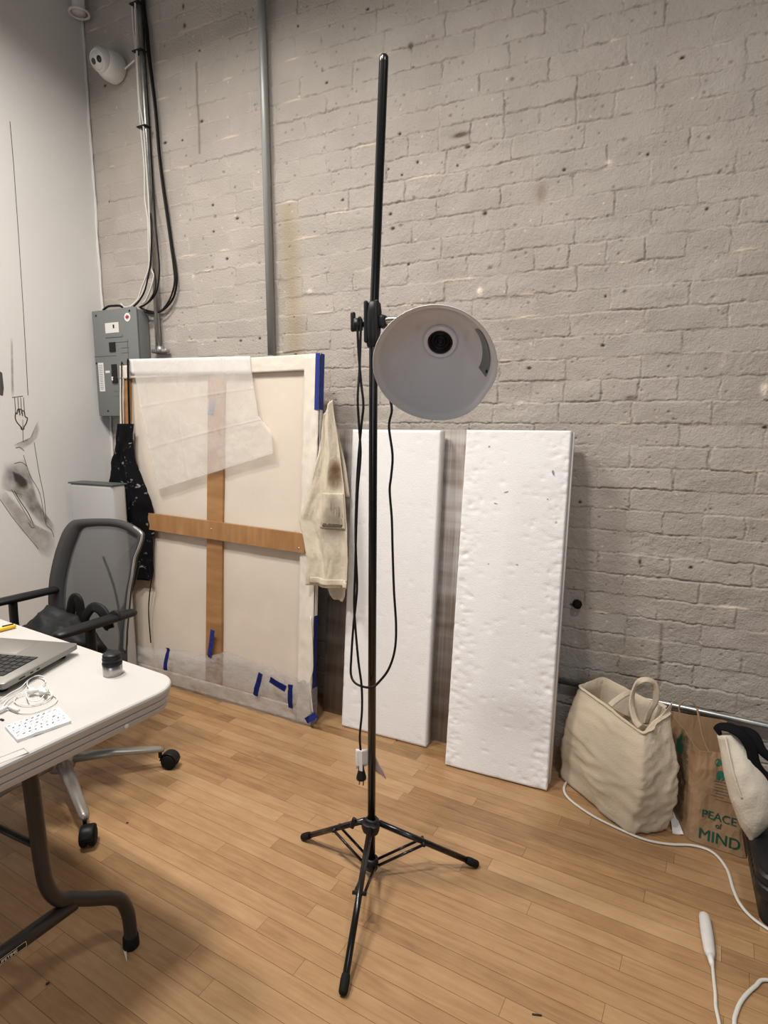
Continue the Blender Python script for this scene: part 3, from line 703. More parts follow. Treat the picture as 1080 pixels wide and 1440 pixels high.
# ------------------------------------------------------------------ floor lamp
def floor_lamp():
    B = Vector((-0.706, 1.417, 0.0))
    t = thing('floor_lamp', 'black tripod floor lamp with a round white reflector shade, standing mid-floor', 'lamp', B)
    top = atY(540, 78, 1.417)
    mid = atY(525.3, 455, 1.417)
    def at(z): return B+(mid-B)*(z/mid.z) if z <= mid.z else mid+(top-mid)*((z-mid.z)/(top.z-mid.z))
    d = (top-mid).normalized()
    link('pole', bm_tube([at(0.03), at(1.0), at(1.56), at(1.62), at(2.195), at(2.208), at(2.212)], .0115, 20, radii=[1, 1, 1, 1, 1, .95, .7]), M_BLACK, t)
    # clamp that carries the shade
    zc = 1.594
    prof = [(.0122, -.060), (.0155, -.056), (.019, -.03), (.0205, 0), (.020, .03), (.0165, .050), (.0122, .054)]
    bm = bm_lathe(prof, frame_z(at(zc), d), 20)
    o = link('clamp', bm, M_BLACKP, t); sharp(o, 50)
    for s in (-1, 1):
        bm = bm_box(at(zc)+Vector((s*.0155, -.012, .004)), (.010, .014, .105), bev=.0045); link('clamp_jaw', bm, M_BLACKP, t)
    # knob on the left, arm on the right
    kd = Vector((-1, -.1, 0)).normalized()
    k0 = at(zc)+Vector((-.02, 0, 0))
    link('clamp_knob', bm_lathe([(0, -.01), (.007, -.01), (.007, .012), (.016, .014), (.018, .030), (.012, .034), (0, .034)], frame_z(k0, kd), 14, lambda a, z: .12*math.cos(6*a) if z > .013 else 0), M_BLACKP, t)
    link('clamp_knob', bm_box(k0+kd*.034+Vector((-.004, 0, .008)), (.012, .012, .05), bev=.004), M_BLACKP, t)
    C0 = Vector((-0.471, 1.272, 1.4665)); ax = Vector((.037, -.15, -.094)).normalized(); SC = .905
    dep = .150*SC
    Mz = frame_z(C0-ax*dep, ax) @ Matrix.Scale(SC, 4)
    arm0 = at(zc)+Vector((.015, 0, .003)); arm1 = C0-ax*(dep+.030)
    link('arm', bm_tube([arm0, arm0+Vector((.06, .0, 0)), arm1+Vector((-.06, .005, .004)), arm1], .0085, 12, 6), M_CHROME, t)
    link('arm_joint', bm_box(arm0+Vector((.012, 0, 0)), (.02, .03, .034), bev=.008), M_BLACKP, t)
    inner = [(.034, -.035), (.042, 0.0), (.052, .008), (.064, .019), (.082, .040), (.100, .064), (.116, .088), (.130, .112), (.138, .130), (.141, .138), (.145, .142), (.1515, .1475), (.1525, .150)]
    outer = [(.1535, .1515), (.1545, .150), (.1535, .147), (.146, .140), (.133, .115), (.119, .091), (.103, .067), (.085, .042), (.065, .019), (.054, .0045), (.045, -.002), (.038, -.04), (.034, -.045), (.034, -.035)]
    _r = Mz.to_3x3().inverted() @ (RT*.80-UP*.60); DA = math.atan2(_r.y, _r.x)
    def dent(a, z): return (-0.045*math.exp(-((((a-DA+math.pi) % (2*math.pi))-math.pi)/.30)**2)-.010*math.sin(3*a+1))*max(0, (z-.03)/.12)
    sh = bm_lathe(inner+outer, Mz, 72, dent)
    link('lamp_shade', sh, M_ENAMEL, t)
    link('socket', bm_lathe([(0, -.004), (.010, -.004), (.0105, .006), (.014, .006), (.014, -.004), (.026, -.005), (.028, .010), (.0315, .011), (.033, .0), (.033, -.06), (.020, -.085), (0, -.085)], Mz, 28), M_BLACKP, t)
    link('socket_collar', bm_lathe([(.033, -.004), (.0335, .013), (.041, .014), (.0445, .010), (.045, -.002)], Mz, 32), M_ENAMEL, t)
    # grey label strip pasted inside the right of the shade
    right = Mz.to_3x3().inverted() @ RT; base_a = math.atan2(right.y, right.x)
    upl = Mz.to_3x3().inverted() @ UP; ua = math.atan2(upl.y, upl.x); sgn = 1 if ((ua-base_a+math.pi) % (2*math.pi)-math.pi) > 0 else -1
    def inr(z):
        for (r0, z0), (r1, z1) in zip(inner[:-1], inner[1:]):
            if z0 <= z <= z1: return r0+(r1-r0)*(z-z0)/(z1-z0)
        return .15
    bm = bmesh.new(); rows = []
    nA = 16
    for i in range(nA+1):
        a = base_a+sgn*R(-14+56*i/nA); row = []
        for z in (.084, .103, .122):
            z2 = z+.010*i/nA
            r_ = inr(z2)*(1+dent(a % (2*math.pi), z2))-.0016; row.append(bm.verts.new(Mz @ Vector((r_*math.cos(a), r_*math.sin(a), z2))))
        rows.append(row)
    for i in range(nA):
        for j in range(2): bm.faces.new((rows[i][j], rows[i][j+1], rows[i+1][j+1], rows[i+1][j]))
    bmesh.ops.recalc_face_normals(bm, faces=bm.faces)
    o = link('shade_label', bm, M_LBL, t); o['label'] = 'grey warning label strip inside the shade'
    a = base_a+sgn*R(-8); rL = inr(.118)*(1+dent(a % (2*math.pi), .118))-.0028
    link('label_mark', bm_lathe([(0, .0005), (.004, .0005), (.004, -.0005), (0, -.0005)], frame_z(Mz @ Vector((rL*math.cos(a), rL*math.sin(a), .118)), Mz.to_3x3() @ Vector((-math.cos(a), -math.sin(a), .3))), 10), M_DARK, o)
    # tripod
    zh = .168
    o = link('hub', bm_lathe([(.0122, -.024), (.023, -.022), (.027, -.008), (.027, .006), (.020, .010), (.018, .018), (.0122, .020)], frame_z(at(zh), d), 18, lambda a, z: .10*math.cos(3*a)), M_BLACKP, t); sharp(o, 50)
    link('wing_knob', bm_box(at(zh)+Vector((-.055, -.012, -.006)), (.014, .010, .038), Matrix.Rotation(.3, 3, 'Y'), .004), M_BLACKP, t)
    link('wing_knob', bm_tube([at(zh)+Vector((-.02, -.006, 0)), at(zh)+Vector((-.055, -.012, -.003))], .006, 8), M_BLACKP, t)
    zl = .040
    link('slider', bm_lathe([(.0125, -.018), (.020, -.016), (.022, 0), (.020, .016), (.0125, .018)], frame_z(at(zl), d), 16), M_BLACKP, t)
    for fx, fy in ((430, 1176), (665, 1213), (484, 1386)):
        ft = atZ(fx, fy, .016); dr = Vector((ft.x-B.x, ft.y-B.y, 0)).normalized()
        h0 = at(zh)+dr*.024+Vector((0, 0, .002))
        lg = link('leg', bm_tube([h0, h0.lerp(ft, .98)], .0088, 14), M_BLACK, t)
        fo = link('rubber_foot', bm_lathe([(.0, -.018), (.009, -.017), (.0112, -.012), (.0118, .010), (.0105, .022), (.0090, .024)], frame_z(ft, h0-ft), 14), M_RUBBER, lg)
        pm = h0.lerp(ft, .46); sd = Vector((-dr.y, dr.x, 0))
        for s in (-1, 1):
            link('brace', bm_tube([at(zl)+dr*.02+sd*.013*s, pm+sd*.013*s], .0042, 8), M_BLACK, t)
        link('brace_pivot', bm_tube([pm-sd*.019, pm+sd*.019], .005, 8), M_CHROME if False else M_BLACKP, t)
    # power cord hooked over the clamp knob
    Yc = 1.40
    path = [(548, 560), (551, 577), (547, 600), (552, 640), (550, 670), (548, 690), (551, 730), (552, 770), (554, 830), (557, 880), (555, 915), (546, 942), (532, 960), (524, 966), (512, 966), (499, 960), (493.5, 948), (494, 925), (497, 880), (502, 830), (501, 790), (500, 740), (503, 660), (508, 600), (511, 570), (508, 540), (504.5, 500), (503, 465), (504, 450), (506, 446.5), (507.5, 452),
            (507, 475), (505.5, 520), (503, 560), (505, 600), (507, 640), (503, 690), (501, 740), (499.5, 800), (498, 850), (500, 885), (504, 930), (508.5, 965), (509, 1000), (506, 1035), (507.5, 1060), (508, 1078)]
    pts = [atY(x, y, Yc) for x, y in path]
    for i, p in enumerate(pts):
        p.y += -.010 if 13 <= i <= 15 else 0
        if i < 3: p.y -= .0
    for i in range(13, 16): pts[i] = atY(path[i][0], path[i][1], 1.392)
    for i in range(25, 33): pts[i] = atY(path[i][0], path[i][1], 1.402)
    for i in range(33, len(path)): pts[i] = atY(path[i][0], path[i][1], 1.385)
    cord = link('power_cord', bm_tube(pts, .0034, 8, 5), M_CORD, t)
    pe = pts[-1]
    o = link('plug', bm_lathe([(0, -.004), (.006, -.002), (.008, .004), (.009, .012), (.0135, .030), (.0145, .033), (.0145, .040), (.006, .042), (0, .042)], frame_z(pe+Vector((0, 0, .002)), (0, 0, -1)), 12), M_BLACKP, t)
    for s in (-1, 1):
        link('prong', bm_box(pe+Vector((s*.0062, 0, -.049)), (.0018, .006, .016)), M_CHROME, o, smooth=False)
    o = link('cord_tag', bm_box(atY(507.5, 1070, 1.378), (.010, .003, .062)), M_PAPER, t, smooth=False); o['label'] = 'white tag wrapped round the cord'
    tl = [atY(x, y, 1.40) for x, y in ((500.5, 1053), (500, 1068), (501, 1081))]; tr = [atY(x, y, 1.41) for x, y in ((517, 1053), (517, 1066), (517, 1076))]
    o = link('cord_tag', sheet(tl, tr, 6, 6, lambda u, v: .004*math.sin(u*3), .0008, (0, -1, 0)), M_PAPER, t); o['label'] = 'white warning tag with faint red lines'
    bm = bmesh.new()
    for k in range(9):
        c = atY(503, 1057+k*2.4, 1.392); box(bm, c, (.007, .0006, .0012))
    link('print', bm, M_PINKP, o, smooth=False)
    tl = [atY(x, y, 1.435) for x, y in ((518, 1056), (529, 1062), (538, 1080), (542, 1096))]; tr = [atY(x, y, 1.44) for x, y in ((518, 1074), (528, 1082), (536, 1089), (541.5, 1097))]
    o = link('cord_tag', sheet(tl, tr, 5, 14, lambda u, v: .006*math.sin(v*4), .0008, (0, -1, 0)), M_PINKP, t); o['label'] = 'long pinkish tag curling out behind the pole'
floor_lamp()

# ------------------------------------------------------------------ folding table (local frame: corner of the top at the origin)
TR_ = R(-6.4); TC = Vector((-0.983, 0.995, 0))
TM = Matrix.Translation(TC) @ Matrix.Rotation(TR_, 4, 'Z')
def folding_table():
    c0 = TM @ Vector((-.915, -.38, 0))
    t = thing('folding_table', 'white plastic folding table with dark tubular legs, at the left', 'table', c0)
    W, D, r0 = 1.52, .76, .080
    def outline(inset):
        pts = []
        for cx, cy, a0 in ((-r0, -r0, 0), (-W+r0, -r0, 90), (-W+r0, -D+r0, 180), (-r0, -D+r0, 270)):
            for k in range(9):
                a = R(a0+90*k/8); pts.append((cx+(r0-inset)*math.cos(a), cy+(r0-inset)*math.sin(a)))
        return pts
    lev = [(.034, .683), (.014, .684), (.012, .687), (.0095, .698), (.0135, .6995), (.0135, .701), (.0085, .7025), (.006, .714), (.010, .7155), (.010, .717), (.005, .7185), (.001, .733), (.002, .7375), (.005, .740)]
    bm = bmesh.new(); rings = []
    for ins, z in lev: rings.append([bm.verts.new(TM @ Vector((x, y, z))) for x, y in outline(ins)])
    for a, b in zip(rings[:-1], rings[1:]):
        k = len(a)
        for i in range(k): bm.faces.new((a[i], a[(i+1) % k], b[(i+1) % k], b[i]))
    bm.faces.new(rings[-1]); bm.faces.new(list(reversed(rings[0])))
    o = link('tabletop', bm, M_TABLE, t); sharp(o, 22)
    q = lambda x, y, z: TM @ Vector((x, y, z))
    # faint moulded label panel in the top near the end
    lb = bmesh.new(); a = atZ(-6, 1076, .7403); b_ = atZ(40, 1058, .7403); dd = (b_-a).normalized(); ss = Vector((-dd.y, dd.x, 0))
    for s in (0, .022): sweep(lb, [a+ss*s, b_+ss*s], .0008, 6)
    sweep(lb, [b_, b_+ss*.022], .0008, 6)
    link('moulded_label', lb, mat('mould_line', (.50, .47, .44), .6), o)
    ch = bmesh.new(); c = atZ(168, 1029, .705)
    link('chip_mark', bm_lathe([(0, .001), (.004, .0008), (.006, 0), (0, -.001)], frame_z(TM @ Vector((-.0095, -.155, .694)), TM.to_3x3() @ Vector((1, 0, 0))), 7), M_PAPER, o)
    rt = .0165
    for xe in (-.171, -W+.171):
        out = 1 if xe > -.7 else -1
        for s in (1, -1):
            yc = -.38
            Y = lambda v: yc+s*v
            pth = [q(xe, Y(v), z) for v, z in ((.094, .685), (.098, .57), (.104, .38), (.111, .315), (.131, .270), (.162, .246), (.205, .212), (.250, .180), (.280, .150), (.295, .11), (.300, .07), (.300, .012))]
            lg = link('leg', bm_tube(pth, rt, 14, 6), M_TLEG, t)
            link('foot_cap', bm_lathe([(0, 0), (.018, 0), (.0205, .004), (.0195, .030), (.0166, .032)], frame_z(q(xe, Y(.300), 0), (0, 0, 1)), 16), M_RUBBER, lg)
        cb = link('leg_crossbar', bm_tube([q(xe, -.38-.165, .232), q(xe, -.38+.165, .232)], .0175, 14), M_TLEG, t)
        link('leg_crossbar', bm_tube([q(xe, -.38-.094, .672), q(xe, -.38+.094, .672)], .014, 10), M_TLEG, t)
        for s in (1, -1):
            link('folding_brace', bm_tube([q(xe, -.38+s*.098, .425), q(xe-out*.10, -.38+s*.06, .46), q(xe-out*.40, -.38+s*.02, .680)], .009, 10, ry=.006), M_TLEG, t)
        if out > 0:
            # lettering on the outward face of the cross bar
            tilt = R(6)
            Mb = TM @ Matrix.Translation((xe, -.363, .230)) @ Matrix.Rotation(-tilt, 4, 'Y') @ Matrix.Translation((.0178, 0, 0))
            Mt = Mb @ Matrix(((0, 0, 1, 0), (1, 0, 0, 0), (0, 1, 0, 0), (0, 0, 0, 1)))
            mt = mat('label_print', (.72, .62, .45), .5)
            text_part('lettering', 'LIFETIME', .0098, Mt @ Matrix.Translation((-.0255, -.0034, .0004)), mt, cb, .0004, 'cream block lettering')
            fb = bmesh.new()
            for (y_, z_, a_, b_) in ((0, -.006, .062, .0008), (0, .006, .062, .0008), (-.031, 0, .0008, .012), (.031, 0, .0008, .012)):
                vv = box(fb, (0, 0, 0), (.0006, a_, b_)); bmesh.ops.transform(fb, matrix=Mb @ Matrix.Translation((0, y_, z_)), verts=vv)
            link('label_border', fb, mt, cb, smooth=False)
            pb = bmesh.new(); vv = box(pb, (0, 0, 0), (.0012, .066, .0155)); bmesh.ops.transform(pb, matrix=Mb @ Matrix.Translation((-.0008, 0, 0)), verts=vv)
            link('label_plate', pb, M_DARK, cb, smooth=False)
folding_table()

def laptop():
    A = Vector((-1.352, .998, 0)); sd = Vector((.262, -.965, 0)).normalized(); wd = Vector((-.965, -.262, 0)).normalized()
    zt = .770
    t = thing('laptop', 'open silver laptop with black keys on the white table', 'laptop', (A+sd*.12+wd*.16)+Vector((0, 0, .74)))
    def q(a, b, z): return A+wd*a+sd*b+Vector((0, 0, z))
    def plate(x0, x1, y0, y1, z0, z1, r_, m, name, parent, ins=.002):
        bm = bmesh.new(); rings = []
        def ring(i, z):
            pts = []
            for cx, cy, a0 in ((x1-r_, y1-r_, 0), (x0+r_, y1-r_, 90), (x0+r_, y0+r_, 180), (x1-r_, y0+r_, 270)):
                for k in range(6):
                    a = R(a0+18*k); pts.append(bm.verts.new(q(cx+(r_-i)*math.cos(a), cy+(r_-i)*math.sin(a), z)))
            return pts
        rs = [ring(ins, z0), ring(0, z0+ins*.7), ring(0, z1-.0006), ring(.0008, z1)]
        for a, b in zip(rs[:-1], rs[1:]):
            for i in range(len(a)): bm.faces.new((a[i], a[(i+1) % len(a)], b[(i+1) % len(a)], b[i]))
        bm.faces.new(rs[-1]); bm.faces.new(list(reversed(rs[0]))); bmesh.ops.recalc_face_normals(bm, faces=bm.faces)
        return sharp(link(name, bm, m, parent), 40)
    plate(0, .355, 0, .248, zt-.0155, zt, .012, M_ALU, 'base', t, .004)
    plate(.034, .320, .100, .212, zt-.001, zt+.0004, .004, M_KEY, 'keyboard_well', t, .0005)
    plate(.105, .25, .008, .092, zt-.001, zt+.0003, .006, M_ALU, 'trackpad', t, .0003)
    bm = bmesh.new()
    rotz = Matrix(((wd.x, sd.x, 0), (wd.y, sd.y, 0), (0, 0, 1)))
    for r_ in range(6):
        for c in range(14):
            box(bm, q(.044+c*.0203, .110+r_*.0185, zt+.0012), (.0172, .0152, .0016), rotz, .0006, 1)
    o = link('keys', bm, mat('key_caps', (.018, .018, .020), .4), t, smooth=False); o['kind'] = 'stuff'
    for b_, ln in ((.115, .009), (.135, .009), (.165, .018)):
        bm = bmesh.new(); box(bm, q(.0003, b_+.03, zt-.008), (.0016, ln, .0035), rotz); link('port', bm, M_DARK, t, smooth=False)
    for a, b_ in ((.03, .03), (.325, .03), (.03, .22), (.325, .22)):
        link('rubber_foot', bm_lathe([(0, 0), (.009, 0), (.010, .002), (.009, zt-.0155-.74), (0, zt-.0155-.74)], Matrix.Translation(q(a, b_, .74)), 14), M_RUBBER, t)
    hz = zt-.006; dl = sd*.12+Vector((0, 0, .215)); dl = dl.normalized()
    o0 = q(.355, .252, hz); nrm = wd.cross(dl)
    link('lid', slab(q(0, .256, hz), wd, dl, -sd*dl.z+Vector((0, 0, 1))*dl.dot(sd), .355, .245, .006), M_ALU, t, smooth=False)
laptop()
def table_items():
    # jar
    c = atZ(159, 948, .74); t = thing('jar', 'small steel jar with a ribbed black lid near the table corner', 'jar', c)
    M_ = Matrix.Translation(c) @ Matrix.Scale(.84, 4)
    o = link('jar_body', bm_lathe([(0, 0), (.0250, 0), (.0265, .002), (.0265, .028), (.025, .030), (0, .030)], M_, 32), mat('brushed_steel', (.42, .41, .40), .32, 1.0), t); sharp(o, 50)
    o = link('lid', bm_lathe([(0, .030), (.0268, .030), (.0272, .033), (.0272, .038), (.0245, .040), (.0245, .044), (.0262, .045), (.0262, .051), (.0240, .053), (.0250, .055), (.0250, .060), (.0225, .064), (.0, .0645)], M_, 36), M_BLACKP, t); sharp(o, 60)
    # marker
    a = atZ(22, 880, .747); b = atZ(-30, 893, .747); d = (b-a).normalized()
    t = thing('marker_pen', 'yellow pen lying on the table beyond the laptop', 'pen', atZ(0, 886, .74))
    link('barrel', bm_lathe([(0, 0), (.0045, .0), (.006, .004), (.0066, .02), (.0066, .11), (0, .11)], frame_z(a, d), 14), M_YEL, t)
    link('clip', bm_tube([a+Vector((0, 0, .0072))+d*.006, a+Vector((0, 0, .0078))+d*.035], .0022, 6), M_DARK, t)
    # earphones
    c = atZ(38, 985, .742); t = thing('earphones', 'tangled white wired earphones lying on the white table', 'earphones', (c.x, c.y, .74))
    def z(x, y, h=.7425): return atZ(x, y, h)
    loops = [[(2, 998), (10, 985), (26, 976), (50, 972), (70, 976), (80, 982), (76, 990), (60, 998), (40, 1003), (20, 1001), (10, 994)],
             [(10, 990), (22, 980), (40, 974), (62, 970), (74, 976), (66, 985), (48, 991), (30, 991), (20, 986), (24, 978)],
             [(45, 972), (38, 962), (44, 953), (56, 951), (64, 958), (58, 966), (68, 970), (72, 978), (66, 984)],
             [(0, 985), (14, 975), (30, 966), (40, 956), (52, 950), (62, 952)],
             [(36, 974), (40, 984), (52, 986), (60, 980), (68, 968), (65, 962)]]
    bm = bmesh.new()
    for k, lp in enumerate(loops): sweep(bm, smooth_path([z(x, y, .7425+.002*k+.003*max(0, nz(i*.7, k))) for i, (x, y) in enumerate(lp)], 6), .0011, 8)
    link('earphone_cable', bm, M_WHITE, t)
    for (x, y, d) in ((44, 972, (.6, .4, .1)), (60, 972, (.8, -.3, .2))):
        link('earbud', bm_lathe([(0, -.007), (.006, -.006), (.0085, 0), (.007, .005), (.0035, .008), (.003, .026), (0, .026)], frame_z(z(x, y, .751), d), 16), M_WHITE, t)
    link('inline_remote', bm_tube([z(13, 994, .7475), z(26, 999, .7475)], .0035, 10), M_WHITE, t)
    link('inline_remote', bm_tube([z(-2, 1000, .7475), z(10, 994, .7475)], .0042, 10), M_WHITE, t)
    # small printed card
    P4 = [atZ(7, 1021, .7465), atZ(83, 994, .7465), atZ(100, 1013, .7465), atZ(24, 1040, .7465)]
    t = thing('printed_card', 'small white packet printed with grey marks, lying near the table edge', 'card', sum(P4, Vector())/4-Vector((0, 0, .0065)))
    link('packet', sheet([P4[0], P4[3]], [P4[1], P4[2]], 16, 8, lambda u, v: .0012*fbm(u*4, v*3, 3), .006, (0, 0, 1)), M_PAPER, t, smooth=False)
    bm = bmesh.new(); rr = random.Random(8); ux = (P4[1]-P4[0]); uy = (P4[3]-P4[0])
    for i in range(9):
        for j in range(5):
            c_ = P4[0]+ux*((i+.5+.35*(j % 2))/9.6)+uy*((j+.6)/5.6); a = rr.uniform(.002, .0055)
            r_ = Matrix.Rotation(math.atan2(ux.y, ux.x)+.5, 3, 'Z'); box(bm, c_+Vector((0, 0, .0016)), (a*1.6, .0014 if rr.random() < .6 else .0032, .0005), r_)
    link('print', bm, mat('grey_ink', (.30, .30, .32), .8), t, smooth=False)
    p = atZ(3, 1013, .7405); tag(link('crumb', bm_box(p+Vector((0, 0, .0015)), (.010, .004, .003), bev=.001), M_SPLINT), 'tiny dark brown crumb on the table beside the printed packet', 'crumb')
table_items()

# ------------------------------------------------------------------ office chair
def office_chair():
    cx, cy = -1.925, 1.31
    t = thing('office_chair', 'office chair with grey mesh back and black arms behind the table', 'chair', (cx, cy, 0))
    p0 = Vector((0, 1.575, .97)); p1 = Vector((0, 1.505, .50)); dz = (p0-p1).normalized(); n = Vector((1, 0, 0)).cross(dz); n = n if n.y < 0 else -n
    def bp(x, y, o=0): return on_plane(x, y, p0+n*o, n)
    outer = [(100, 733), (112, 730), (135, 729), (155, 730), (172, 734), (188, 741), (200, 749), (201, 757), (196, 772), (190, 785), (186, 808), (181, 832), (178, 860), (175, 890), (174, 915), (172, 940), (150, 948), (120, 948), (88, 945), (78, 925), (74, 905), (72, 880), (70.5, 846), (72, 815), (78, 785), (84, 765), (91, 745)]
    inner = [(110, 744), (119, 741), (138, 740), (156, 741), (170, 744), (184, 750), (194, 756), (193, 761), (190, 774), (184, 790), (180, 812), (175, 834), (172, 860), (168, 888), (167, 905), (163, 925), (146, 932), (122, 932), (100, 928), (94, 910), (91, 895), (89, 875), (87.5, 846), (90, 815), (96, 785), (101, 767), (106, 753)]
    xs = [bp(*q) for q in outer]; ctr = sum(xs, Vector())/len(xs); hw = .2
    def bow(p): return p-n*0.0+(-n)*(.020*(1-min(1, ((p.x-ctr.x)/.22)**2)))
    def closed(pts, k=4):
        pts = pts[-2:]+pts+pts[:3]; s = smooth_path(pts, k); return s[2*k:-2*k-1] if False else s[2*k:2*k+(len(pts)-5)*k]
    O = closed([bow(bp(*q)) for q in outer]); I = closed([bow(bp(*q)) for q in inner])
    bm = bmesh.new(); fr = []
    for off, A_ in ((0.009, O), (.012, [o.lerp(i, .5) for o, i in zip(O, I)]), (.006, I), (-.010, I), (-.014, [o.lerp(i, .4) for o, i in zip(O, I)]), (-.009, O)):
        fr.append([bm.verts.new(p+n*off) for p in A_])
    k = len(O)
    for a, b in zip(fr, fr[1:]+fr[:1]):
        for i in range(k): bm.faces.new((a[i], a[(i+1) % k], b[(i+1) % k], b[i]))
    bmesh.ops.recalc_face_normals(bm, faces=bm.faces)
    fo = link('backrest_frame', bm, M_CHAIRF, t)
    # bright rim along the right of the frame
    rim = [bow(bp(*q))+n*.006 for q in outer[5:15]]
    o = link('rim_trim', bm_tube(rim, .0045, 8, 4), mat('rim_silver', (.45, .45, .46), .25, .6), t); o['label'] = 'silver rim on the backrest'
    bm = bmesh.new(); c = bm.verts.new(bow(ctr)); m1 = [bm.verts.new(p.lerp(ctr, .5)) for p in I]; m0 = [bm.verts.new(p.lerp(ctr, -.03)) for p in I]
    for v in m1: v.co = v.co+(-n)*0.004
    for i in range(k):
        j = (i+1) % k; bm.faces.new((m0[i], m0[j], m1[j], m1[i])); bm.faces.new((m1[i], m1[j], c))
    o = link('backrest_mesh', bm, M_MESH, t); o['label'] = 'see-through grey mesh'
    # back bracket behind the mesh (Y-shaped)
    B0 = Vector((cx, cy+.33, .50))
    link('back_bracket', bm_tube([Vector((cx, cy+.02, .40)), Vector((cx, cy+.26, .40)), Vector((cx, cy+.31, .46)), Vector((cx, cy+.305, .56))], .022, 10, 4, ry=.012), M_BLACKP, t)
    for s in (-1, 1):
        link('back_bracket', bm_tube([Vector((cx, cy+.300, .58)), Vector((cx+s*.05, cy+.325, .68)), Vector((cx+s*.10, cy+.325, .80))], .005, 8, 4), M_BLACKP, t)
    # seat
    bm = bmesh.new(); box(bm, (cx-.06, cy-.01, .445), (.36, .45, .075), None, .032, 4)
    link('seat', bm, M_SEAT, t)
    link('seat_pan', bm_box((cx, cy, .408), (.36, .36, .03), bev=.01), M_BLACKP, t)
    # arms
    for s, a, b in ((1, (186, 861), (70, 897)), (-1, (78, 829), (-10, 849))):
        za = .672; A_ = atZ(*a, za); B_ = atZ(*b, za); d = (B_-A_).normalized(); A_ = A_-d*.01; B_ = A_+d*.29
        link('armrest', bm_tube([A_, A_+d*.006, A_+d*.02, A_+d*.14, B_-d*.03, B_-d*.008, B_], .027, 14, ry=.014, upv=(0, 0, 1), radii=[.55, .85, 1, 1.08, 1, .8, .5]), M_BLACKP, t)
        m_ = A_+d*.17
        link('arm_post', bm_tube([m_+Vector((0, 0, -.005)), m_+Vector((0, 0, -.12)), Vector((cx+s*.24, m_.y, .47)), Vector((cx+s*.20, m_.y, .415)), Vector((cx+s*.12, m_.y, .405))], .022, 10, 4, ry=.012, upv=(0, 1, 0)), M_BLACKP, t)
        if s > 0:
            link('arm_screw', bm_lathe([(0, .002), (.006, .002), (.006, 0), (0, 0)], frame_z(A_-d*.001, -d), 10), M_CHROME, t)
    link('gas_lift', bm_tube([(cx, cy, .10), (cx, cy, .24)], .026, 16), M_BLACKP, t)
    link('gas_lift', bm_tube([(cx, cy, .22), (cx, cy, .40)], .015, 16), M_CHROME, t)
    link('base_hub', bm_lathe([(0, .085), (.045, .085), (.05, .10), (.045, .135), (.03, .15), (0, .15)], Matrix.Translation((cx, cy, 0)), 24), M_STAR, t)
    c1 = atZ(240, 1079); c2 = atZ(125, 1188)
    a1 = math.degrees(math.atan2(c1.y-cy, c1.x-cx)); a2 = math.degrees(math.atan2(c2.y-cy, c2.x-cx)); st = ((a1-a2)+72)/2
    angs = [a1, a2, a2-72, a2-144, a1+72]
    for i, a in enumerate(angs):
        cp = c1 if i == 0 else c2 if i == 1 else Vector((cx+.36*math.cos(R(a)), cy+.36*math.sin(R(a)), 0))
        d = Vector((cp.x-cx, cp.y-cy, 0)); Ld = d.length; d.normalize(); s_ = Vector((-d.y, d.x, 0))
        e = Vector((cx, cy, 0))+d*(Ld-.035)
        lg = link('base_leg', bm_tube([Vector((cx, cy, .115))+d*.03, Vector((cx, cy, .108))+d*.18, e+Vector((0, 0, .085)), e+d*.015+Vector((0, 0, .080))], .022, 10, ry=.015, upv=(0, 0, 1), radii=[1.15, 1, .75, .5]), M_STAR, t)
        cs = link('caster', bm_tube([e+d*.0+Vector((0, 0, .090)), e+Vector((0, 0, .05))], .007, 10), M_BLACKP, t)
        ax = Vector((math.cos(R(a+60)), math.sin(R(a+60)), 0)) if i != 1 else Vector((.75, .65, 0)).normalized()
        wc = Vector((cp.x, cp.y, .0307))
        for k in (-1, 1):
            link('caster_wheel', bm_lathe([(0, -.011), (.024, -.011), (.0295, -.007), (.0305, 0), (.0295, .007), (.024, .011), (0, .011)], frame_z(wc+ax*.013*k, ax), 20), M_RUBBER, cs)
        hood = bmesh.new(); pr = []
        for k in range(9):
            th = math.pi*k/8; fwd = ax.cross(Vector((0, 0, 1))); pr.append(wc+fwd*math.cos(th)*.033+Vector((0, 0, .003+.032*math.sin(th))))
        sweep(hood, pr, .021, 10, ry=.003, upv=(0, .01, 1))
        link('caster_hood', hood, M_BLACKP, cs)
office_chair()
def handbag():
    c = Vector((-1.93, 1.35, .4835))
    t = thing('handbag', 'soft black leather bag slumped on the mesh-backed chair seat', 'bag', c)
    bm = bmesh.new(); bmesh.ops.create_icosphere(bm, subdivisions=4, radius=1)
    for v in bm.verts:
        p = v.co.copy(); k = 1+.20*fbm(p.x*1.6, p.y*1.6, p.z*1.6+2)
        pk = 1+.55*math.exp(-((p.x+.25)/.30)**2)+.35*math.exp(-((p.x-.45)/.25)**2); k *= 1+.10*abs(nz(p.x*5, p.y*5, p.z*5)); v.co = Vector((p.x*.185*k, p.y*.095*k, (p.z*.085*k*(pk if p.z > 0 else .8)+.066)))
        if v.co.z < 0.0: v.co.z = 0.0
        v.co += c
    for k, (dx, dy, dz_, a, b, c_) in enumerate(()): pass
    link('bag_body', bm, M_BAG, t)
    q = lambda x, y: atY(x, y, 1.38)
    link('bag_strap', ribbon([q(97, 885), q(99, 864), q(102, 846), q(106, 841), q(111, 847), q(114, 862), q(121, 878)], .036, .006, (.2, -1, .1)), M_BAG, t)
    link('bag_handle', ribbon([q(114, 882), q(122, 864), q(131, 854), q(141, 857), q(149, 868), q(154, 884)], .034, .007, (.3, -1, .5)), M_BAG, t)
    link('bag_strap', ribbon([q(148, 884), q(155, 868), q(162, 863), q(167, 872)], .024, .006, (.2, -1, .4)), M_BAG, t)
handbag()

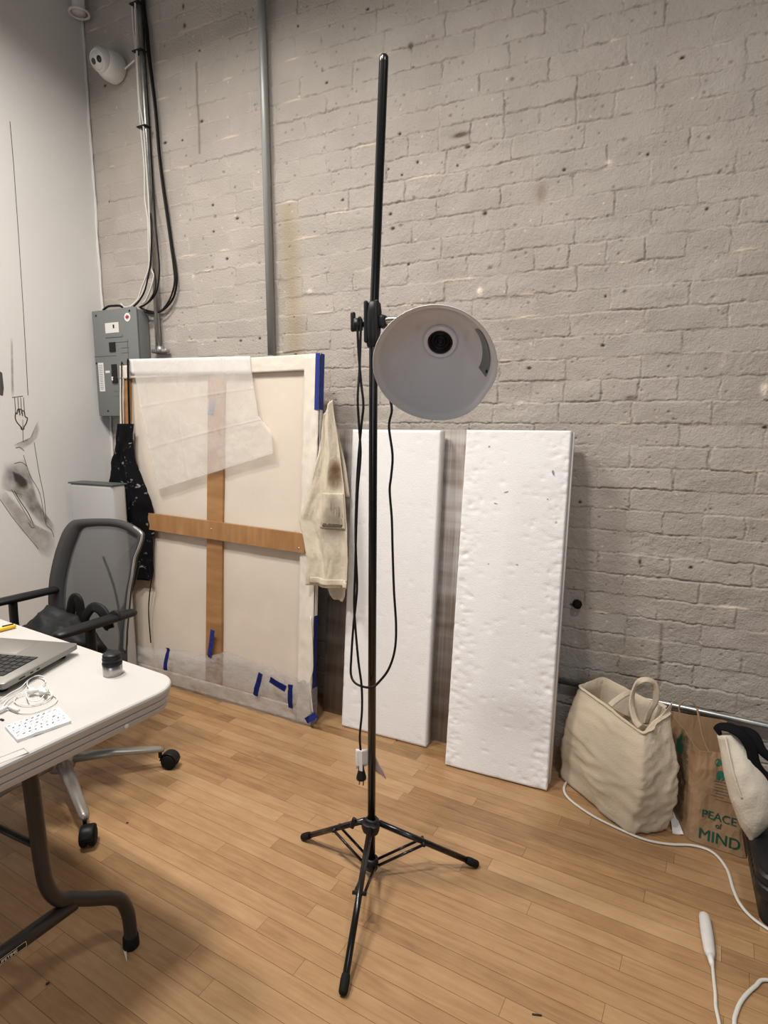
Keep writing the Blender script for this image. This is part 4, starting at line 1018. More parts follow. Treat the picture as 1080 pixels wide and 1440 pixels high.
# ------------------------------------------------------------------ electrical panel, conduits, cables, camera
def electrical_panel():
    Yf = 2.290
    t = thing('electrical_panel', 'grey electrical breaker panel on the wall in the corner above the apron', 'electrical panel', (-2.61, 2.372, 1.38))
    TL, TRt, BL = atY(127.5, 438, Yf), atY(191, 431, Yf), atY(143, 585, Yf)
    x0, x1 = -2.785, TRt.x; z1 = (TL.z+TRt.z)/2; z0 = BL.z
    o = link('cover', bm_box(((x0+x1)/2, Yf+.004, (z0+z1)/2), (x1-x0, .008, z1-z0), bev=.003), M_PANEL, t); sharp(o)
    link('enclosure', bm_box(((x0+x1)/2+.002, (Yf+.008+2.372)/2, (z0+z1)/2+.002), (x1-x0-.012, 2.372-Yf-.008, z1-z0-.02), bev=.003), M_PANEL, t)
    def face(px, py, w_, h_, m, name, dep=.003, label=None):
        p = atY(px, py, Yf); k = link(name, bm_box((p.x, Yf-dep/2+.0005, p.z), (w_, dep, h_), bev=.0006, seg=1), m, t, smooth=False)
        if label: k['label'] = label
        return k
    lab = face(157.5, 461, .098, .052, M_WHITE, 'label_plate', .002, 'white name label')
    p = atY(160, 459, Yf); link('label_mark', bm_box((p.x, Yf-.002, p.z), (.010, .001, .018)), M_DARK, lab, smooth=False)
    p = atY(158, 473, Yf); link('label_shadow_lip', bm_box((p.x+.012, Yf-.001, p.z), (.125, .004, .010)), M_PANEL, t, smooth=False)
    face(158.5, 488, .042, .048, M_DARK, 'main_breaker', .006)
    for k, (px, py, w_, h_) in enumerate(((161, 517, .036, .034), (161.5, 526, .036, .030), (162.5, 535, .036, .028))): face(px, py, w_, h_, M_DARK, 'breaker', .006+.001*k)
    face(151.5, 523, .032, .012, M_WHITE, 'breaker_label', .002); face(159.5, 532.5, .010, .020, M_WHITE, 'breaker_label', .0085)
    k = face(143, 530.5, .040, .150, M_WHITE, 'circuit_directory', .002, 'long white circuit list')
    bm = bmesh.new()
    c = atY(143, 530.5, Yf)
    for i in range(14): box(bm, (c.x, Yf-.0022, c.z+.062-i*.0095), (.026, .0008, .0016))
    link('print', bm, M_PANELD, k, smooth=False)
    bm = bmesh.new()
    for (a, b, w_, h_) in ((148, 501, .17, .002), (171, 481, .10, .002), (176, 489, .060, .0015), (176, 496, .05, .0015), (180, 490, .002, .09), (163, 550, .03, .0015), (165, 557, .03, .0015)):
        p = atY(a, b, Yf); box(bm, (p.x, Yf-.0004, p.z), (w_, .0012, h_))
    link('seam_lines', bm, M_PANELD, t, smooth=False)
    for (a, b) in ((135, 444), (182, 437), (152, 578), (135.5, 511)):
        link('screw', bm_lathe([(0, .002), (.005, .0015), (.006, 0), (0, -.001)], frame_z(atY(a, b, Yf), (0, -1, 0)), 10), M_DARK, t)
    # round white sticker with a red leaf
    p = atY(179, 446, Yf-.0008)
    st = link('leaf_sticker', bm_lathe([(0, .0006), (.0215, .0006), (.0215, -.0005), (0, -.0005)], frame_z(p, (0, -1, 0)), 24), M_PAPER, t, smooth=False); st['label'] = 'round white sticker with red leaf'
    lf = [(0, 1), (.18, .62), (.42, .74), (.34, .30), (.62, .52), (.70, .36), (1, .40), (.84, .06), (.98, -.06), (.50, -.42), (.56, -.62), (.06, -.54), (.06, -1), (-.06, -1), (-.06, -.54), (-.56, -.62), (-.50, -.42), (-.98, -.06), (-.84, .06), (-1, .40), (-.70, .36), (-.62, .52), (-.34, .30), (-.42, .74), (-.18, .62)]
    link('leaf_print', prism([p+Vector((a*.0135, -.001, b*.0135)) for a, b in lf], (0, -1, 0), .0004), M_RED, st, smooth=False)
    return x1, z1
PX1, PZ1 = electrical_panel()
def wall_line(pts, Y): return [atY(x, y, Y) for x, y in pts]
def straight(px_top, px_bot, Y, r_, name, label, cat, m, ztop=3.9):
    a = atY(*px_top, Y); b = atY(*px_bot, Y); x = (a.x+b.x)/2
    t = thing(name, label, cat, (x, Y, b.z)); link('tube', bm_tube([(x, Y, b.z), (x, Y, ztop)], r_, 18), m, t); return t, x, b.z
t, x, zb = straight((363, 0), (386, 500), 2.350, .0175, 'conduit', 'thick grey vertical conduit running up the brick wall behind the canvas', 'conduit', M_CONDP)
# carries on down behind the canvas
link('tube', bm_tube([(x, 2.350, zb-.9), (x, 2.350, zb+.001)], .0175, 18), M_CONDP, t)
for zz in (1.2, 2.6, 3.3):
    if zz > 3.2 or zz < 1.4: link('strap', bm_box((x, 2.362, zz), (.075, .016, .018), bev=.003), M_GALV, t)
t2, x2, zb2 = straight((196, 0), (223, 497), 2.346, .0125, 'conduit', 'thin shiny metal conduit beside the breaker panel, ending in a clamp', 'conduit', M_GALV)
link('clamp', bm_box((x2+.005, 2.352, zb2+.012), (.105, .030, .020), bev=.006), M_GALV, t2)
link('clamp', bm_tube([(x2+.01, 2.346, zb2), (x2+.01, 2.346, zb2+.035)], .019, 14), M_GALV, t2)
link('second_tube', bm_tube([(x2-.028, 2.362, zb2), (x2-.028, 2.362, zb2+.18)], .008, 10), M_GALV, t2)
for (yy, k) in ((73, 0), (181, 1), (5, 2)):
    p = atY(200, yy, 2.346); link('cable_tie', bm_box((x2-.008, 2.338, p.z), (.060, .038, .006), bev=.002), M_DARK, t2)
GB = 'black cables beside the thin conduit'; GW = 'white cables beside the thin conduit'
def cable(pts, Y, r_, m, label, group, dip=None):
    P_ = [atY(q[0], q[1], q[2] if len(q) > 2 else Y) for q in pts]
    if dip: P_[-1].y = dip; 
    o = link('cable', bm_tube(P_, r_, 8, 6), m); tag(o, label, 'cable', group)
cable([(186, -60), (186, 0), (188, 40), (191, 70), (192, 90), (195, 140), (198, 178), (203, 235), (204, 280), (208, 310), (209, 345), (210, 372), (205, 390), (199, 405), (194, 420), (184, 430), (175, 432), (170, 427), (172, 431)], 2.338, .0042, M_WHITEC, 'outermost white cable left of the thin conduit, bending into the panel top', GW)
cable([(190, -60), (190, 0), (192, 60), (196, 140), (202, 180), (206, 235), (209, 280), (211, 330), (213, 375), (208, 392), (199, 415), (190, 426), (183, 432)], 2.326, .0042, M_WHITEC, 'white cable lying in front of the thin conduit, ending at the panel top', GW)
cable([(212, 355), (213, 378), (216, 388), (212, 405), (205, 422), (201, 426)], 2.322, .004, M_WHITEC, 'short curled white cable end above the right of the panel top', GW)
cable([(203, -60), (202.5, 0), (207, 40), (210.5, 78), (219, 150), (224, 210), (230, 260), (236, 300), (242, 344), (247, 375), (248.5, 397), (244, 418), (234, 432), (222, 439), (207, 437), (198, 433)], 2.362, .0055, M_CORD, 'black cable making the widest loop right of the thin conduit', GB)
cable([(200, -60), (200, 0), (204, 40), (208.5, 80), (217.5, 152), (222.5, 212), (228, 260), (234, 302), (240, 345), (244, 375), (245.5, 397), (240, 418), (230, 434), (220, 440), (205, 439), (202, 434)], 2.344, .0045, M_CORD, 'black cable just inside the widest loop right of the thin conduit', GB)
cable([(196, -60, 2.366), (201, 70, 2.366), (208, 180, 2.366), (211, 250, 2.366), (211, 290, 2.350), (213, 320), (212, 365), (208, 390), (203, 410), (195, 424), (188, 431)], 2.312, .0042, M_CORD, 'black cable curving from the thin conduit to the middle of the panel top', GB)
cable([(198, -60, 2.364), (203, 70, 2.364), (210, 180, 2.364), (214, 250, 2.364), (217, 290, 2.345), (219, 320), (223, 360), (224, 385), (220, 410), (210, 424), (198, 432)], 2.310, .0042, M_CORD, 'black cable with the tight bow across the thin conduit', GB)
cable([(216, 378), (219, 395), (217, 410), (208, 425), (196, 432)], 2.300, .0038, M_CORD, 'shortest black cable crossing the thin conduit just above the panel', GB)
tag(link('cable', bm_tube([atY(x, y, 2.33) for x, y in ((145, 436), (152, 431), (160, 430), (168, 430), (172, 432))], .006, 8, 5), M_CORD), 'short black cable lying along the top left of the panel', 'cable', GB)

def security_camera():
    c = atY(164, 98, YW-.008)
    t = thing('security_camera', 'white dome security camera high on the wall in the corner', 'camera', c)
    bd = Vector((0, -1, 0)); M_ = frame_z(c, bd)
    o = link('mount_base', bm_lathe([(0, -.004), (.066, -.004), (.069, .006), (.069, .040), (.064, .062), (.056, .078), (.053, .080), (0, .080)], M_, 40), M_WHITE, t)
    ed = Vector((.02, -.88, -.40)).normalized(); bc = c+bd*.078+Vector((-.006, 0, .004))
    prof = [(0, -.045)]+[(.056*math.cos(R(a)), .056*math.sin(R(a))) for a in range(-60, 44, 8)]+[(.0405, .040), (.0395, .037), (0, .037)]
    bl = link('eyeball', bm_lathe(prof, frame_z(bc, ed), 36), M_WHITE, t)
    fc = bc+ed*.038; sx = ed.cross(Vector((0, 0, 1))).normalized()
    link('face_plate', bm_lathe([(0, .002), (.038, .001), (.0385, -.002), (0, -.002)], frame_z(fc, ed), 30), M_WHITE, bl)
    link('lens', bm_lathe([(0, .006), (.010, .005), (.0145, .003), (.0150, 0), (0, 0)], frame_z(fc-sx*.0185+Vector((0, 0, .002)), ed), 20), M_BLACK, bl)
    link('infrared_lamp', bm_lathe([(0, .004), (.012, .003), (.0145, 0), (0, 0)], frame_z(fc+sx*.0185, ed), 20), mat('ir_grey', (.06, .06, .06), .3), bl)
    link('feed_cable', bm_tube([atY(176, 97, 2.35), atY(182, 91, 2.352), atY(190, 84, 2.352)], .004, 8, 4), M_WHITE, t)
security_camera()
def drain_pipe():
    c = Vector((-2.735, 2.305, atY(106, 21, 2.305).z))
    t = thing('pipe', 'pale painted pipe stub with a ring collar at the very top of the corner', 'pipe', c)
    link('pipe_tube', bm_tube([c+Vector((-.002, 0, .0)), c+Vector((-.002, 0, .6))], .030, 20), M_LWALL, t)
    bm = bmesh.new(); pts = [c+Vector((.045*math.cos(a), .045*math.sin(a), 0)) for a in [2*math.pi*i/36 for i in range(37)]]
    sweep(bm, pts, .0055, 8); link('collar', bm, M_LWALL, t)
drain_pipe()
def rail():
    a = Vector((-.46, 2.352, .308)); b = Vector((1.3, 2.352, .235))
    t = thing('wall_conduit', 'bare metal conduit running low along the brick wall behind the bags', 'conduit', (a+b)/2)
    link('tube', bm_tube([a, b], .0115, 16), M_GALV, t)
    for x in (-.20, .75):
        p = a.lerp(b, (x-a.x)/(b.x-a.x)); link('strap', bm_box(p+Vector((0, .008, 0)), (.022, .026, .040), bev=.004), M_GALV, t)
rail()
p = atY(811, 848, 2.372)
t = thing('wall_plug', 'black rubber stub sticking out of the brick right of the foam board', 'wall plug', p)
link('stub', bm_lathe([(0, 0), (.017, 0), (.019, .012), (.014, .024), (0, .026)], frame_z(p, (.35, -1, -.25)), 9), M_RUBBER, t)

# ------------------------------------------------------------------ bin and charcoal drawing by the left wall
def grey_bin():
    a = atY(97, 681, 2.02); b = atY(158, 678, 2.02); zt = (a.z+b.z)/2
    t = thing('metal_bin', 'pale grey metal bin standing in the corner behind the office chair', 'bin', ((a.x+b.x)/2, 2.06, 0))
    bm = bmesh.new(); box(bm, ((a.x+b.x)/2, 2.06, zt/2), (b.x-a.x, .085, zt-.004), None, .020, 4)
    o = link('bin_body', bm, M_BIN, t)
    link('lid', bm_box(((a.x+b.x)/2, 2.06, zt-.004), (b.x-a.x+.006, .090, .008), bev=.003), M_PANELD, t)
grey_bin()
def wall_drawing():
    n = Vector((1, 0, 0)); X0 = XW+.0004
    q = lambda x, y, o=0.0: atX(x, y, X0+o)
    t = thing('wall_drawing', 'charcoal drawing of a hand gripping a fork on the white left wall', 'drawing', q(40, 640))
    def line(pts, r_, sm=5, name='charcoal_line'):
        link(name, bm_tube([q(*p) for p in pts], r_, 6, sm, ry=.0005, upv=n), M_CHAR, t)
    line([(14, 171), (19, 230), (26, 330), (33, 440), (39.5, 556)], .0016, 0); line([(48, 622), (55, 665), (62, 700), (65, 735)], .0016)
    for x in (20.5, 25, 29, 33): line([(x, 559), (x+1.5, 580+2*(x > 28))], .0018, 0)
    line([(17, 559), (32, 557)], .0016, 0)
    line([(22, 580), (21.5, 588), (24, 594), (29, 600), (30, 604)], .0030); line([(22, 580), (24, 582), (24.5, 577), (27, 575), (28, 584)], .0028); line([(27.5, 576), (30, 576), (32, 585)], .0028); line([(31, 577), (34, 579), (35.5, 586), (38.5, 588), (37, 595), (34, 600), (33.5, 604)], .0030)
    line([(30, 600), (31, 604), (33.5, 603)], .0035); line([(32, 590), (32.5, 622)], .0014, 0)
    # smudged tones, each a patch of charcoal lying on the plaster
    def patch(pts, m, o, name='charcoal_smudge'):
        P_ = [q(x, y, o) for x, y in pts]; P_ = resample(P_+[P_[0]], 49)[:-1]; c = sum(P_, Vector())/len(P_)
        bm = bmesh.new(); rings = [[bm.verts.new(p.lerp(c, f)) for p in P_] for f in (-.12, .05, .22, .45, .75)]; cv = bm.verts.new(c)
        for a, b in zip(rings[:-1], rings[1:]):
            for i in range(48): bm.faces.new((a[i], a[(i+1) % 48], b[(i+1) % 48], b[i]))
        for i in range(48): bm.faces.new((rings[-1][i], rings[-1][(i+1) % 48], cv))
        k = link(name, bm, m, t, smooth=False); at = k.data.attributes.new('strength', 'FLOAT', 'POINT')
        at.data.foreach_set('value', [0.0]*48+[.45]*48+[.9]*48+[1.0]*97)
    patch([(30, 632), (42, 626), (52, 616), (55, 604), (53, 592), (50, 600), (46, 614), (36, 622), (20, 625)], M_SMUDGEL, .0002)
    patch([(0, 524), (3, 526), (5, 545), (4, 555), (0, 554)], M_CHAR, .0003)
    patch([(18, 480), (19.5, 555), (16, 555), (15, 478)], M_SMUDGEL, .0004)
    patch([(18, 664), (26, 667), (38, 675), (40, 684), (36, 689), (26, 686), (20, 676)], M_SMUDGE, .0005); patch([(18, 663), (28, 667), (38, 676), (39, 686), (29, 684), (21, 675)], M_SMUDGED, .0011)
    patch([(8, 655), (22, 652), (36, 650), (44, 670), (52, 700), (62, 720), (74, 735), (76, 748), (66, 742), (56, 734), (44, 722), (30, 704), (16, 690), (4, 688)], M_SMUDGE, .0007)
    patch([(6, 690), (20, 704), (36, 722), (50, 738), (62, 744), (74, 750), (76, 770), (68, 782), (56, 778), (46, 762), (30, 745), (14, 722), (0, 700)], M_SMUDGEL, .0009)
    line([(20, 690), (28, 704), (40, 722), (48, 740)], .0022); line([(16, 688), (30, 712), (44, 736)], .0014); line([(40, 735), (45, 742), (49, 741)], .0026); line([(0, 702), (18, 728), (40, 755), (54, 772)], .0014); line([(33, 640), (42, 668), (56, 694), (64, 735), (72, 745), (76, 755)], .0014)
    line([(22, 630), (28, 629), (34, 634)], .0016); line([(20, 652), (30, 650), (38, 656)], .0014)
wall_drawing()

# ------------------------------------------------------------------ bags along the wall
def loft(rings, close_bottom=True, inner=None):
    bm = bmesh.new(); V = [[bm.verts.new(p) for p in r_] for r_ in rings]; k = len(V[0])
    for a, b in zip(V[:-1], V[1:]):
        for i in range(k): bm.faces.new((a[i], a[(i+1) % k], b[(i+1) % k], b[i]))
    if close_bottom: bm.faces.new(list(reversed(V[0])))
    return bm
def ring_from_corners(C_, n, rounds):
    pts = []
    k = len(C_)
    for i in range(k):
        for j in range(n): pts.append(Vector(C_[i]).lerp(Vector(C_[(i+1) % k]), j/n))
    for _ in range(rounds): pts = [(pts[i-1]+pts[i]*2+pts[(i+1) % len(pts)])/4 for i in range(len(pts))]
    return pts
def tote():
    Lb, Fb, Rb = Vector((-.268, 2.150, 0)), Vector((-.018, 1.925, 0)), Vector((.108, 2.005, 0)); Bb = Lb+(Rb-Fb)+Vector((.0, .0, 0))
    Lt, Ft, Rt = atY(814, 963, 2.19), atY(905, 1031, 2.0), atY(944, 1000, 2.10); Bt = Lt+(Rt-Ft)*.95; Bt.z = Rt.z+.005; Bt.y = min(Bt.y, 2.325)
    cen = (Lb+Rb)/2
    t = thing('tote_bag', 'large cream cotton tote bag, open and full, right of the foam boards', 'bag', cen)
    def ring(f, shrink=0.0, zoff=0.0):
        C_ = [a.lerp(b, f) for a, b in zip((Lb, Fb, Rb, Bb), (Lt, Ft, Rt, Bt))]
        mid = sum(C_, Vector())/4
        pts = ring_from_corners(C_, 24, 3 if f < .9 else 2)
        bul = .030*math.sin(math.pi*min(1, f*1.05))**.8 if f < 1 else 0
        out = []
        for i, p in enumerate(pts):
            d = (p-mid); d.z = 0; d.normalize(); ang = i/len(pts)
            dg = 2.2*ang*4+f*2.2
            wr = .006*fbm(ang*9+f*3, f*4, 3)+.009*(1-abs(fbm(dg*.6, f*5-ang*3, 9)))**4*(1.0 if f < .6 else .45)-.004-.007*math.exp(-((f-.16)/.07)**2)*(.4+abs(nz(ang*10, 3)))
            if f > .9: wr += .006*fbm(ang*14, 2, 5)
            q = p+d*(bul+wr*(f > 0.01)-shrink); q.z += zoff
            if f == 0: q = p-d*.012; q.z = .003
            q.y = min(q.y, 2.33); out.append(q)
        return out
    fs = [0, .02, .045, .07]+[.07+.93*i/44 for i in range(1, 45)]
    rings = [ring(f) for f in fs]
    for i, f in enumerate((.995, .9, .75, .6)): rings.append([p for p in ring(f, .004+.004*i)])
    bm = loft(rings); 
    link('bag_body', bm, M_TOTE, t)
    # stuff inside: crumpled cloth
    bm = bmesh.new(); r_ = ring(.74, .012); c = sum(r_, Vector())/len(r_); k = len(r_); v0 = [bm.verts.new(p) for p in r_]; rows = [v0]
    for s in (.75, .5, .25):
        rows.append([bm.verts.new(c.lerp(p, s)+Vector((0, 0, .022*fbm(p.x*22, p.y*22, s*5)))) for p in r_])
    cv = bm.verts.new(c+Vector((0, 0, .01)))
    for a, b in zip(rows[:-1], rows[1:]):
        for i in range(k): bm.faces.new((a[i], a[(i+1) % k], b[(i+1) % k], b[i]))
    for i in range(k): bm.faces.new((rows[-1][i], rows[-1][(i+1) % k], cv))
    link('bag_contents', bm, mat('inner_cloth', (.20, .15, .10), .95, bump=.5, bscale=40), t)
    # hem along the rim and handles
    rim = ring(.985, -.003); bm = bmesh.new(); sweep(bm, rim+[rim[0]], .0035, 6); link('rim_hem', bm, M_TOTE, t)
    W = lambda x, y, Y: atY(x, y, Y)
    h1 = [W(900, 1022, 2.02), W(893, 1012, 2.03), W(888, 990, 2.05), W(892, 968, 2.07), W(902, 957, 2.08), W(914, 957, 2.09), W(922, 966, 2.10), W(922, 985, 2.10), W(914, 1000, 2.10), W(908, 1018, 2.10)]
    link('handle', ribbon(h1, .020, .004, [(.1, -1, .1), (.5, -.8, .2), (.9, -.3, .3), (.1, -.5, 1), (-.2, -.9, .5), (.3, -1, .1), (.6, -.8, 0)]), M_TOTE, t)
    h2 = [W(858, 992, 2.10), W(866, 985, 2.12), W(880, 976, 2.16), W(890, 975, 2.19), W(905, 985, 2.22), W(925, 990, 2.24), W(936, 996, 2.22)]
    link('handle', ribbon(h2, .019, .004, (0, -.7, .6)), M_TOTE, t)
    # pulled-up peak of cloth at the right
    link('cloth_corner', sheet([W(906, 1028, 2.03), W(918, 1014, 2.06), W(930, 1005, 2.08)], [W(944, 1022, 2.09), W(944, 1002, 2.10), W(946, 987, 2.11)], 10, 12, lambda u, v: .006*math.sin(u*4), .003, (.1, -1, .2)), M_TOTE, t)
tote()
def paper_bag():
    Fb, Rb = Vector((.161, 1.985, 0)), Vector((.325, 1.965, 0)); Lb = Vector((.075, 2.175, 0)); Bb = Vector((.325, 2.20, 0))
    Ft, Rt = Vector((.174, 2.060, .276)), Vector((.275, 2.075, .278)); Lt = Vector((.085, 2.270, .300)); Bt = Vector((.275, 2.290, .292))
    t = thing('paper_bag', 'brown kraft paper bag with green lettering between the two cloth bags', 'bag', (Fb+Bb)/2)
    def ring(f, sh=0):
        C_ = [a.lerp(b, f) for a, b in zip((Fb, Rb, Bb, Lb), (Ft, Rt, Bt, Lt))]; mid = sum(C_, Vector())/4; out = []
        for i, p in enumerate(ring_from_corners(C_, 12, 1)):
            d = p-mid; d.z = 0; d.normalize(); out.append(p+d*((.006*fbm(i*.30, f*3, 4)+.0025*(1-abs(nz(i*.22+f*3, f*4-i*.1, 8)))**4-.003)*(f > .01)-sh))
        if f == 0:
            for p in out: p.z = .002
        return out
    fs = [i/16 for i in range(17)]
    rings = [ring(f) for f in fs]+[ring(f, .003) for f in (1, .8, .5)]
    bm = loft(rings); body = link('bag_body', bm, M_KRAFT, t, smooth=False)
    # right face frame: along F->R and up
    def face_M(P0, P1, Q0, u, v, off):
        ux = (P1-P0).normalized(); uy = (Q0-P0); uy = (uy-ux*uy.dot(ux)).normalized(); n_ = ux.cross(uy)
        o_ = P0+(P1-P0)*u+(Q0-P0)*v
        return Matrix(((ux.x, uy.x, n_.x, o_.x), (ux.y, uy.y, n_.y, o_.y), (ux.z, uy.z, n_.z, o_.z), (0, 0, 0, 1))) @ Matrix.Translation((0, 0, off))
    RF = (Fb.lerp(Rb, 0), Rb, Ft)
    def nf(P0, P1, Q0): return (P1-P0).cross(Q0-P0).normalized()
    n1 = nf(*RF); n1 = n1 if n1.y < 0 else -n1
    LFc = (Lb, Fb, Lt); n2 = nf(*LFc); n2 = n2 if n2.y < 0 else -n2
    for txt, sz, u, v, lb in (('PEACE', .034, .17, .30, 'green block lettering'), ('MIND', .046, .15, .065, 'green block lettering'), ('of', .022, .42, .225, 'small green script')):
        snap(text_part('lettering', txt, sz, face_M(*RF, u, v, .004), M_GREEN, t, .0003, lb), body, n1, .0016)
    rr = random.Random(2)
    def lines(name, face, n_, items, m):
        bm = bmesh.new()
        for (u, v, ln, h_) in items:
            k = 12; a = [bm.verts.new(Vector((ln*i/k, 0, 0))) for i in range(k+1)]; b = [bm.verts.new(Vector((ln*i/k, h_, 0))) for i in range(k+1)]
            for i in range(k): bm.faces.new((a[i], a[i+1], b[i+1], b[i]))
            bmesh.ops.transform(bm, matrix=face_M(*face, u, v, .004), verts=a+b)
        snap(link(name, bm, m, t, smooth=False), body, n_, .0006)
    def discs(name, face, n_, items, m):
        bm = bmesh.new()
        for (u, v, a_, b_) in items:
            c = bm.verts.new(Vector((0, 0, 0))); rg = [bm.verts.new(Vector((a_*math.cos(k*.2618), b_*math.sin(k*.2618), 0))) for k in range(24)]
            for k in range(24): bm.faces.new((c, rg[k], rg[(k+1) % 24]))
            bmesh.ops.transform(bm, matrix=face_M(*face, u, v, .004), verts=[c]+rg)
        snap(link(name, bm, m, t, smooth=False), body, n_, .0007)
    lines('small_print', RF, n1, [(.28+rr.uniform(0, .1), .52+k*.032, rr.uniform(.035, .06), .0018) for k in range(7)], M_PRINT)
    discs('green_leaf_print', RF, n1, [(.42, .78, .012, .016), (.36, .92, .010, .012)], M_GREEN)
    lines('small_print', LFc, n2, [(.46, .08+k*.0205, rr.uniform(.052, .064), .0024) for k in range(42)], M_PRINT)
    discs('green_leaf_print', LFc, n2, [(.50, .80, .026, .034), (.36, .52, .018, .026)], M_GREEN)
    discs('green_leaf_print', (Lb.lerp(Bb, .0), Bb, Lt), Vector((0, -1, .3)), [], M_GREEN) if False else None
    W = lambda x, y, Y: atY(x, y, Y)
    link('handle', bm_tube([W(956, 1003, 2.28), W(955, 994, 2.28), W(962, 986, 2.28), W(972, 986, 2.28), W(980, 996, 2.28), W(984, 1010, 2.28), W(985, 1020, 2.285)], .003, 8, 6), M_KRAFTI, t)
    link('handle', bm_tube([W(980, 996, 2.10), W(984, 1015, 2.09), W(988, 1035, 2.085), W(994, 1052, 2.08), W(999, 1060, 2.075)], .003, 8, 6), M_KRAFTI, t)
paper_bag()
def canvas_bag():
    # a stuffed white bag slumped on the black case
    y0 = 1.90
    L_ = [(1008, 1034), (1012, 1052), (1018, 1090), (1026, 1122), (1040, 1160), (1054, 1181)]
    R_ = [(1034, 1030), (1052, 1050), (1072, 1078), (1092, 1105), (1100, 1130), (1092, 1150), (1060, 1181)]
    t = thing('canvas_bag', 'white canvas bag with black straps slumped against the brown paper bag', 'bag', atY(1055, 1181, y0)+Vector((.04, .0, -.0)))
    pn_ = Vector((-.1, -1, .28)).normalized(); c0 = atY(1045, 1100, y0)
    q = lambda x, y, o=0: on_plane(x, y, c0+pn_*o, pn_)
    a = resample([q(*p) for p in L_], 27); b = resample([q(*p) for p in R_], 27)
    rings = []
    for j in range(27):
        v = j/26; ring = []; mid = (a[j]+b[j])/2; hw = (b[j]-a[j])/2; th = .055*math.sin(math.pi*min(.97, max(.10, v)))**.6+.006
        for k in range(36):
            an = 2*math.pi*k/36; cx_, sy_ = math.cos(an), math.sin(an)
            wr = 1+.10*fbm(cx_*1.5+v*4, v*7, sy_+1)+.10*(1-abs(nz(cx_*2+v*6, v*5-cx_*2, sy_+4)))**3
            ring.append(mid+hw*cx_*1.0+pn_*(sy_*th*wr))
        rings.append(ring)
    bm = loft(rings); bm.faces.new([v for v in list(bm.verts)[-36:]]); bmesh.ops.recalc_face_normals(bm, faces=bm.faces)
    link('bag_body', bm, M_TOTE2, t)
    sm = [q(x, y, .056*s_) for x, y, s_ in ((1020, 1036, .6), (1026, 1065, .93), (1032, 1090, 1.02), (1038, 1110, 1.03), (1043, 1122, 1.02))]
    link('seam', bm_tube(sm, .0035, 6, 5), M_TOTE2, t)
    st = [q(x, y, o) for x, y, o in ((1008, 1030, .0), (1014, 1022, .01), (1028, 1024, .03), (1044, 1034, .04), (1056, 1052, .04), (1062, 1075, .035), (1076, 1092, .03), (1100, 1100, .03))]
    link('strap', ribbon(st, .030, .004, [(0, -.3, 1), (-.2, -.6, .7), pn_, pn_]), M_STRAP, t)
    st = [q(x, y, o) for x, y, o in ((1030, 1024, -.02), (1050, 1028, -.01), (1062, 1036, 0), (1072, 1056, .01), (1090, 1070, .01))]
    link('strap', ribbon(st, .026, .004, [(0, -.3, 1), (-.2, -.6, .7), pn_]), M_STRAP, t)
canvas_bag()
def hard_case():
    x0, x1, y0, y1 = .325, .78, 1.70, 1.99
    t = thing('storage_case', 'black ribbed plastic case at the right edge beside the paper bag', 'case', ((x0+x1)/2, (y0+y1)/2, 0))
    bm = bmesh.new(); rings = []
    def ring(i, z, r_=.03):
        pts = []
        for cx_, cy_, a0 in ((x1-r_, y1-r_, 0), (x0+r_, y1-r_, 90), (x0+r_, y0+r_, 180), (x1-r_, y0+r_, 270)):
            for k in range(7):
                a = R(a0+15*k); pts.append(Vector((cx_+(r_+i)*math.cos(a), cy_+(r_+i)*math.sin(a), z)))
        return pts
    lv = [(-.004, 0), (0, .006), (.002, .085)]
    bm = loft([ring(i, z) for i, z in lv]+[ring(-.02, .09)]); link('case_body', bm, M_CASE, t, smooth=False)
    lv = [(0, .083), (.016, .086), (.020, .094), (.020, .118), (.014, .122), (.014, .128), (.020, .132), (.020, .150), (.012, .156), (.010, .164)]
    bm = loft([ring(i, z) for i, z in lv]+[ring(-.02, .168)]); bm.faces.new(list(bm.verts)[-28:]); o = link('case_lid', bm, M_CASE, t); sharp(o, 35)
    bm = bmesh.new()
    for k in range(10): box(bm, (x0-.017, y0+.05+k*.024, .125), (.008, .006, .050), None, .002, 1)
    link('rib', bm, M_CASE, t)
    link('latch', bm_box((x0+.06, y0-.022, .10), (.05, .014, .06), bev=.005), M_BLACKP, t)
hard_case()
p = atZ(1085, 1090, .26)
def paper_scrap(px, py, pts, label, z=.0):
    c = atZ(px, py, z)
    bm = sheet([atZ(*pts[0], .022), atZ(*pts[1], .003)], [atZ(*pts[2], .020), atZ(*pts[3], .003)], 6, 6, lambda u, v: .004*math.sin(u*5+v*3), .0008, (-.3, -.6, .7))
    tag(link('paper_scrap', bm, M_PAPER), label, 'paper')
paper_scrap(950, 1165, ((942, 1140), (946, 1172), (949, 1142), (962, 1174)), 'crumpled white paper scrap between the tote and the paper bag')
c = atZ(176, 1345, 0)
tag(link('paper_scrap', sheet([atZ(173, 1335, .002), atZ(178, 1352, .0025)], [atZ(178, 1333, .002), atZ(178.5, 1353, .0025)], 3, 4, lambda u, v: .0015*u, .0008, (0, 0, 1)), M_PAPER), 'tiny white paper scrap on the floor beside the table foot', 'paper')

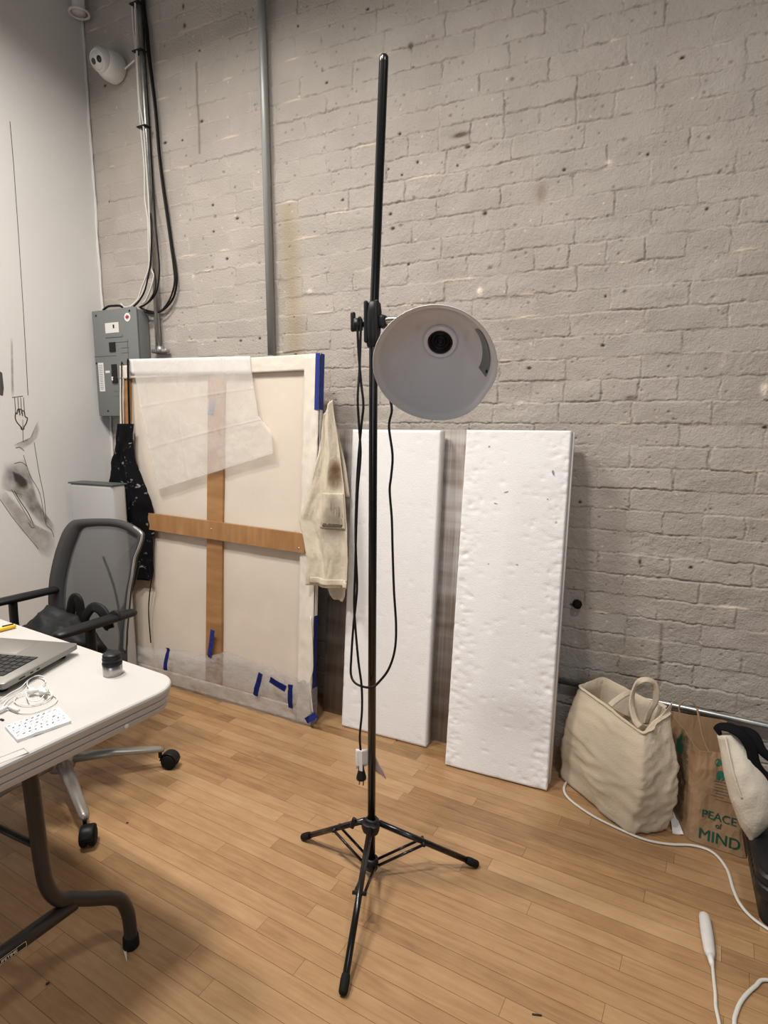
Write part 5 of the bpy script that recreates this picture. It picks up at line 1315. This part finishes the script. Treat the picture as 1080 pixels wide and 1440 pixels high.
# ------------------------------------------------------------------ cords on the floor
def cords():
    pts = [atZ(x, y, .0045) for x, y in ((800, 1095), (793, 1108), (800, 1123), (830, 1145), (865, 1163), (905, 1180), (940, 1187), (975, 1189), (1003, 1199), (1022, 1222), (1031, 1250), (1040, 1270), (1056, 1289), (1082, 1308))]
    e = [Vector((.45, 1.62, .0045)), Vector((.50, 1.56, .0045)), Vector((.42, 1.53, .0045))]
    back = [atZ(x, y, .0045) for x, y in ((1080, 1378), (1062, 1387), (1045, 1404), (1036, 1422), (1033, 1445))]+[Vector((.24, 1.25, .0045)), Vector((.30, 1.05, .0045))]
    o = link('extension_cord', bm_tube(pts+e+back, .0048, 10, 7, ry=.0034, upv=(0, 0, 1)), M_WHITEC); tag(o, 'long flat white cord curving out from under the tote bag across the floor', 'cord')
    P0, P1 = atZ(990, 1284, .012), atZ(999, 1346, .012)
    t = thing('connector_cord', 'white cord ending in a tape-wrapped connector lying alone on the floor', 'cord', (P1.x, P1.y, 0))
    d = P1-P0
    link('connector', bm_tube([P0, P0+d*.04, P0+d*.12, P0+d*.5, P0+d*.88, P1], .0145, 12, ry=.0105, upv=(0, 0, 1), radii=[.5, .85, 1, 1.08, .92, .6]), M_TRANSF, t)
    P2 = atZ(1002, 1360, .006)
    link('strain_relief', bm_tube([P1-d*.05, P1.lerp(P2, .5), P2], .0085, 10, radii=[1, .8, .5]), M_WHITE, t)
    link('cord', bm_tube([P1, P2]+[atZ(x, y, .0042) for x, y in ((1004, 1380), (1006, 1400), (1006.5, 1415), (1010, 1432), (1014, 1450))]+[Vector((.22, 1.25, .0042)), Vector((.26, 1.08, .0042))], .0042, 8, 5), M_WHITEC, t)
cords()
def bit(px, py, l_, w_, ang, label):
    p = atZ(px, py, .0015); bm = bm_box(p, (l_, w_, .003), Matrix.Rotation(ang, 3, 'Z'), .0009, 1); tag(link('wood_splinter', bm, M_SPLINT), label, 'splinter', 'dark crumbs on the floor')
bit(755, 1427, .022, .004, .3, 'thin dark splinter on the bare floor at the bottom centre')
bit(67, 1383, .008, .006, .8, 'dark crumb on the shaded floor under the white table')
bit(179, 1157, .007, .005, .3, 'small brown crumb on the floor right of the front chair caster')
